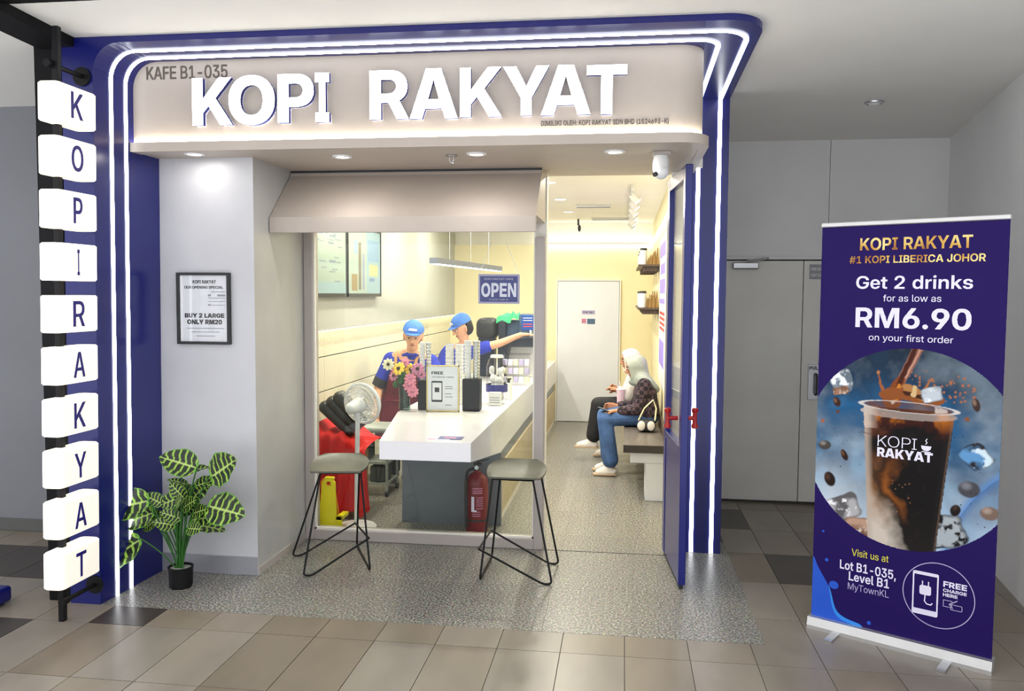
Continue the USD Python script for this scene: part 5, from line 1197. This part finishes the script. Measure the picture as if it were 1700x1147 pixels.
def art(n, m):
    U, W = np.meshgrid(np.linspace(0, BW, n), np.linspace(.498, 1.498, m), indexing='ij')
    p3 = np.stack([U * 5, W * 5, np.zeros_like(U)], -1); nz = meshkit.fbm(p3, 5, 3); n2 = meshkit.fbm(p3 * 3, 4, 9); n3 = meshkit.fbm(p3 * 8, 3, 21); n4 = meshkit.fbm(p3 * 2, 3, 33)
    cx_, cz_ = .445, .998
    h = (W - .5)
    def c3(*a): return np.array(lin(*a))
    def mixc(a, b, t): t = np.clip(t, 0, 1)[..., None]; return a * (1 - t) + b * t
    C = mixc(c3(176, 200, 222)[None, None], c3(24, 30, 40)[None, None], np.clip(h * 1.35 - .12, 0, 1) ** .8 + (nz - .5) * 1.1)
    C = mixc(C, c3(34, 104, 156)[None, None], np.clip(1 - abs(h - .66) * 2.6, 0, 1) * np.clip(nz * 2.4 - .75, 0, 1) * .8)
    C = mixc(C, c3(228, 236, 244)[None, None], np.clip((.45 - h) * 2.2, 0, 1) * np.clip((.34 - U) * 4, 0, 1) * (.3 + nz))
    C = mixc(C, c3(150, 190, 220)[None, None], np.clip((n4 - .55) * 4, 0, 1) * np.clip((.8 - h) * 2, 0, 1) * .45)
    rim = np.hypot(U - 1.28, W - .42) - .66
    C = mixc(C, c3(84, 136, 200)[None, None], np.clip(1 - abs(rim) * 30, 0, 1) * .8); C = mixc(C, c3(60, 88, 132)[None, None], np.where(rim < 0, .5, 0) * np.clip(1 + rim * 5, 0, 1))
    UW, WW = U + (n2 - .5) * .035, W + (n4 - .5) * .035
    def blob(u, w, a, b, ang, col, edge=.12, hi=None):
        nonlocal C
        q, r_ = math.cos(ang), math.sin(ang); x, y = (U - u) * q + (W - w) * r_, -(U - u) * r_ + (W - w) * q
        d = np.hypot(x / a, y / b) + (n3 - .5) * .12; C = mixc(C, c3(*col)[None, None], np.clip((1 - d) / edge, 0, 1))
        if hi: C = mixc(C, c3(*hi)[None, None], np.clip((.6 - np.hypot((x + a * .25) / a, (y - b * .35) / b)) / .4, 0, 1) * .8)
    def ice(u, w, s1, s2, ang, dark, mid, light):
        nonlocal C
        q, r_ = math.cos(ang), math.sin(ang); x, y = (UW - u) * q + (WW - w) * r_, -(UW - u) * r_ + (WW - w) * q
        d = (abs(x / s1) ** 5 + abs(y / s2) ** 5) ** .2; k = np.clip((1 - d) / .08, 0, 1)
        body = mixc(c3(*dark)[None, None], c3(*mid)[None, None], (n2 - .38) * 5); body = mixc(body, c3(*light)[None, None], (n3 + n4 - 1.0) * 6); body = mixc(body, c3(*dark)[None, None], np.clip((d - .78) * 6, 0, 1) * .8)
        C = C * (1 - k[..., None]) + body * k[..., None]
    ice(.115, 1.315, .052, .062, .25, (104, 116, 128), (190, 198, 206), (244, 248, 252)); ice(.112, 1.268, .042, .02, .25, (120, 84, 62), (176, 132, 108), (214, 190, 170))
    ice(.745, 1.0, .062, .060, .75, (36, 30, 30), (96, 150, 200), (214, 232, 244))
    ice(.15, .66, .085, .07, .5, (96, 92, 94), (178, 176, 178), (240, 240, 244)); ice(.24, .565, .085, .06, .2, (120, 86, 68), (186, 150, 128), (226, 210, 196))
    ice(.60, .62, .118, .085, .35, (20, 18, 20), (60, 58, 60), (170, 178, 184)); ice(.545, .545, .05, .05, .1, (30, 38, 46), (96, 130, 156), (220, 236, 244))
    for u, w, a, b, an, col, hi in ((.10, 1.205, .019, .028, .5, (60, 32, 22), (136, 96, 74)), (.145, .935, .017, .034, .45, (44, 22, 14), (120, 80, 52)), (.075, .80, .030, .042, .35, (32, 18, 12), (84, 56, 40)), (.045, .975, .036, .026, .1, (70, 66, 62), (150, 142, 134)), (.735, 1.245, .018, .036, .25, (62, 42, 34), (150, 122, 104)), (.72, .845, .052, .042, 0, (70, 70, 76), (132, 132, 140)), (.665, .735, .024, .032, -.4, (26, 16, 12), (70, 50, 42)), (.81, .745, .045, .036, .1, (122, 100, 88), (178, 156, 142)), (.105, 1.155, .011, .009, 0, (100, 60, 42), None), (.03, 1.10, .010, .010, 0, (166, 92, 62), None), (.70, 1.175, .012, .012, 0, (130, 82, 58), None)):
        blob(u, w, a, b, an, col, .2, hi)
    q2 = np.random.default_rng(4)
    for k in range(46):
        a = q2.uniform(-.4, 1.7); rr_ = q2.uniform(.10, .30); blob(.45 + rr_ * math.cos(a), 1.25 + abs(rr_ * math.sin(a)) * .65, *(q2.uniform(.0028, .008),) * 2, 0, (172, 104, 68), .4)
    for k in range(40): blob(q2.uniform(.02, .82), q2.uniform(.55, 1.1), *(q2.uniform(.002, .005),) * 2, 0, (54, 50, 50), .4)
    def seg(u0, w0, u1, w1, a, b, col, e=.004, wob=1.0):
        nonlocal C
        uu, ww = U + (UW - U) * wob, W + (WW - W) * wob
        d = np.array([u1 - u0, w1 - w0]); L = np.linalg.norm(d); d /= L
        t = np.clip(((uu - u0) * d[0] + (ww - w0) * d[1]) / L, 0, 1); dist = np.hypot(uu - u0 - t * L * d[0], ww - w0 - t * L * d[1])
        C = mixc(C, c3(*col)[None, None], np.clip((a + (b - a) * t - dist) / e, 0, 1))
    seg(.475, 1.50, .405, 1.33, .026, .022, (152, 100, 82), wob=.3); seg(.405, 1.34, .362, 1.235, .022, .045, (132, 66, 28), wob=.6); seg(.462, 1.50, .392, 1.30, .013, .013, (70, 28, 14), wob=.5); seg(.488, 1.50, .425, 1.35, .004, .004, (214, 170, 150), wob=.3); seg(.40, 1.31, .372, 1.24, .010, .018, (204, 124, 40), wob=1.2)
    seg(.298, 1.365, .335, 1.25, .005, .014, (160, 92, 50)); blob(.297, 1.37, .010, .011, 0, (178, 112, 70), .3); seg(.54, 1.345, .49, 1.25, .004, .02, (168, 104, 62)); blob(.542, 1.35, .009, .010, 0, (170, 106, 66), .3)
    seg(.335, 1.265, .58, 1.245, .032, .025, (142, 78, 34), wob=1.6); seg(.43, 1.29, .50, 1.265, .024, .028, (176, 122, 70), wob=1.6); seg(.415, 1.262, .55, 1.25, .012, .014, (64, 28, 12), wob=2.0); seg(.47, 1.30, .455, 1.26, .010, .014, (214, 180, 128), wob=2)
    ice(.545, 1.275, .050, .036, .2, (110, 118, 126), (196, 204, 212), (246, 250, 252))
    t = np.clip((W - .53) / (1.195 - .53), 0, 1.05)
    xl, xr = .272 + (.232 - .272) * t, .585 + (.648 - .585) * t
    x = (U - xl) / (xr - xl); inside = (x > 0) & (x < 1) & (W < 1.20) & (W > .40)
    cof = mixc(c3(10, 6, 5)[None, None], c3(78, 24, 8)[None, None], (W - 1.07) * 9 + (n2 - .5) * 1.6)
    cof = mixc(cof, c3(206, 118, 22)[None, None], np.clip((W - 1.09) * 10, 0, 1) * np.clip((n2 - .53) * 7, 0, 1))
    cof = mixc(cof, c3(46, 40, 38)[None, None], np.clip((.72 - W) * 3, 0, 1) * .5 + np.clip((n3 - .6) * 3, 0, 1) * .25)
    milk = mixc(c3(150, 104, 62)[None, None], c3(206, 194, 180)[None, None], (.80 - W) * 5 + (n2 - .5) * .6)
    edge_ = .16 + np.clip(.92 - W, 0, .4) * .95 + (nz - .5) * .75 + (n2 - .5) * .25 - np.clip(.66 - W, 0, .2) * .5
    k_ = np.clip((edge_ - x) * 3.2, 0, 1) * np.clip((1.13 - W) * 14, 0, 1)
    cof = mixc(cof, c3(170, 96, 30)[None, None], np.clip(1 - abs(edge_ - x + .10) * 7, 0, 1) * np.clip((1.0 - W) * 5, 0, 1) * np.clip((W - .62) * 6, 0, 1) * .75)
    cof = mixc(cof, mixc(c3(128, 74, 40)[None, None], milk, (1.0 - W) * 4), k_)
    cof = mixc(cof, c3(186, 170, 156)[None, None], np.clip((.10 - x) * 14, 0, 1) * .75)
    cof = mixc(cof, c3(40, 36, 36)[None, None], np.clip((x - .9) * 8, 0, 1) * .5); cof = mixc(cof, c3(130, 100, 80)[None, None], np.clip(1 - abs(x - .985) * 60, 0, 1) * .5)
    C = np.where(inside[..., None], cof, C)
    for k in range(16): blob(q2.uniform(.36, .47), q2.uniform(.66, .84), *(q2.uniform(.002, .0045),) * 2, 0, (150, 98, 60), .4)
    seg(.225, 1.065, .29, 1.055, .004, .003, (96, 60, 42), wob=.2); seg(.232, 1.115, .27, 1.11, .003, .003, (200, 184, 172), wob=.2)
    band = (W > 1.09) & (W < 1.20) & (x > 0) & (x < .17)
    C = np.where(band[..., None], mixc(C, c3(206, 186, 170)[None, None], (.17 - x) * 6), C)
    el = np.hypot((U - .438) / .222, (W - 1.207 + (U - .438) * .02) / .026)
    C = mixc(C, c3(108, 66, 42)[None, None], np.clip((.95 - el) / .1, 0, 1) * np.clip(.2 + n2 * 1.0, 0, 1) * .9); C = mixc(C, c3(220, 206, 196)[None, None], np.clip((.9 - el) / .1, 0, 1) * np.clip((n3 + n2 - 1.08) * 6, 0, 1) * .7)
    C = mixc(C, c3(208, 202, 198)[None, None], np.clip((1.07 - el) / .04, 0, 1) * np.clip((el - .90) / .05, 0, 1))
    lip = (W < 1.207 - (U - .438) * .02) & (el > 1.0) & (np.hypot((U - .438) / .222, (W - 1.175) / .03) < 1.0)
    C = np.where(lip[..., None], mixc(C, c3(196, 184, 174)[None, None], np.full_like(U, .45) + np.clip((.30 - U) * 5, 0, .4)), C)
    inC = np.hypot(U - cx_, W - cz_) < .4985
    return U, W, C, inC
na, ma = 270, 320
U, W_, C, inC = art(na, ma)
V = np.stack([U.ravel(), np.full(U.size, -.0019), W_.ravel()], 1)
I = np.arange(na * ma).reshape(na, ma)
keep = (inC[:-1, :-1] & inC[1:, :-1] & inC[:-1, 1:] & inC[1:, 1:])
a, b, c_, d = (q[keep] for q in (I[:-1, :-1], I[1:, :-1], I[1:, 1:], I[:-1, 1:]))
Fq = np.vstack([np.stack([a, b, c_], 1), np.stack([a, c_, d], 1)])
used = np.unique(Fq); remap = np.zeros(na * ma, int); remap[used] = np.arange(len(used))
bobj('coffee_picture', trimesh.Trimesh(V[used], remap[Fq], process=False), 'banner_art', pr, col=C.reshape(-1, 3)[used], label='round picture of iced coffee in a cup')
def bt_(s, x0_, x1_, z, h, m='print_white', wt=600, y=-.0022): return bobj('lettering', prism_y(fit(text(s, wt, 110), x0_, x1_, z, h), y - .0006, -.0015), m, pr)
bt_('KOPI RAKYAT', .190, .694, 1.976, .060, 'gold_print', 700); bt_('#1 KOPI LIBERICA JOHOR', .141, .750, 1.912, .036, 'gold_print', 700)
bt_('Get 2 drinks', .177, .702, 1.785, .063, wt=650); bt_('for as low as', .308, .570, 1.723, .033, wt=450)
bt_('RM6.90', .179, .702, 1.592, .098, wt=750); bt_('on your first order', .246, .628, 1.528, .032, wt=450)
bt_('KOPI', .305, .486, 1.003, .054, wt=300, y=-.0028); bt_('RAKYAT', .304, .559, .949, .046, wt=900, y=-.0028)
bobj('cup_logo', [prism_y(Polygon([(.505, 1.028), (.552, 1.028), (.548, 1.012), (.538, 1.004), (.519, 1.004), (.509, 1.012)]), -.0032, -.0015), prism_y(sbox(.508, .997, .549, 1.001), -.0032, -.0015), prism_y(LineString([(.526, 1.036), (.532, 1.044), (.525, 1.052), (.531, 1.062)]).buffer(.002), -.0032, -.0015)], 'print_white', pr)
bt_('Visit us at', .197, .375, .421, .036, 'print_yellow', 500); bt_('Lot B1-035,', .140, .413, .342, .046, wt=700); bt_('Level B1', .186, .382, .290, .046, wt=700); bt_('MyTownKL', .183, .382, .243, .034, 'print_grey', 450)
rg = Point(.605, .308); bobj('ring_print', prism_y(rg.buffer(.160, 24).difference(rg.buffer(.1555, 24)), -.0026, -.0015), 'print_grey', pr)
phg = rrect(.490, .606, .199, .411, .008).difference(sbox(.497, .226, .599, .395))
plug = shapely.union_all([rrect(.522, .574, .298, .345, .010), sbox(.532, .345, .537, .366), sbox(.559, .345, .564, .366), LineString([(.548, .30), (.546, .268), (.556, .256), (.574, .254), (.580, .262)]).buffer(.0028)])
bobj('phone_print', prism_y(phg.union(plug), -.0026, -.0015), 'print_white', pr)
bt_('FREE', .626, .728, .358, .028, wt=850); bt_('CHARGE', .626, .728, .334, .016, wt=800); bt_('HERE', .626, .69, .312, .016, wt=800)
bobj('phone_print', [prism_y(sbox(.628, .262, .668, .296).difference(sbox(.631, .265, .665, .293)), -.0026, -.0015), prism_y(rrect(.66, .712, .252, .280, .006).difference(rrect(.663, .709, .255, .277, .005)), -.0026, -.0015), prism_y(LineString([(.688, .30), (.655, .278), (.67, .262)]).buffer(.0025), -.0026, -.0015)], 'print_grey', pr)
from scipy.interpolate import make_interp_spline
def curve(pts, n=40):
    p = np.array(pts, float); t = np.linspace(0, 1, len(p)); return make_interp_spline(t, p, k=3)(np.linspace(0, 1, n))
wv = np.vstack([[(0.0005, .0585)], [(0.0005, .375)], curve([(.008, .375), (.045, .30), (.085, .235), (.110, .165), (.135, .11), (.185, .085), (.235, .076), (.262, .0585)])])
bobj('wave_print', prism_y(Polygon(wv).buffer(0), -.0022, -.0015), 'banner_blue', pr)
wv2 = np.vstack([curve([(.085, .245), (.110, .165), (.135, .11), (.185, .085), (.235, .076), (.262, .0585)]), curve([(.262, .0585), (.215, .062), (.17, .07), (.125, .095), (.10, .16), (.085, .245)])])
bobj('wave_print', prism_y(Polygon(wv2).buffer(0), -.0026, -.0015), 'banner_blue_light', pr)
bobj('drop_print', [prism_y(affinity.scale(Point(.112, .247).buffer(.022, 10), 1.1, .95), -.0026, -.0015), prism_y(Point(.072, .372).buffer(.009, 10), -.0026, -.0015), prism_y(Point(.292, .092).buffer(.010, 10), -.0026, -.0015), prism_y(Point(.05, .52).buffer(.006, 10), -.0026, -.0015)], 'banner_blue', pr)
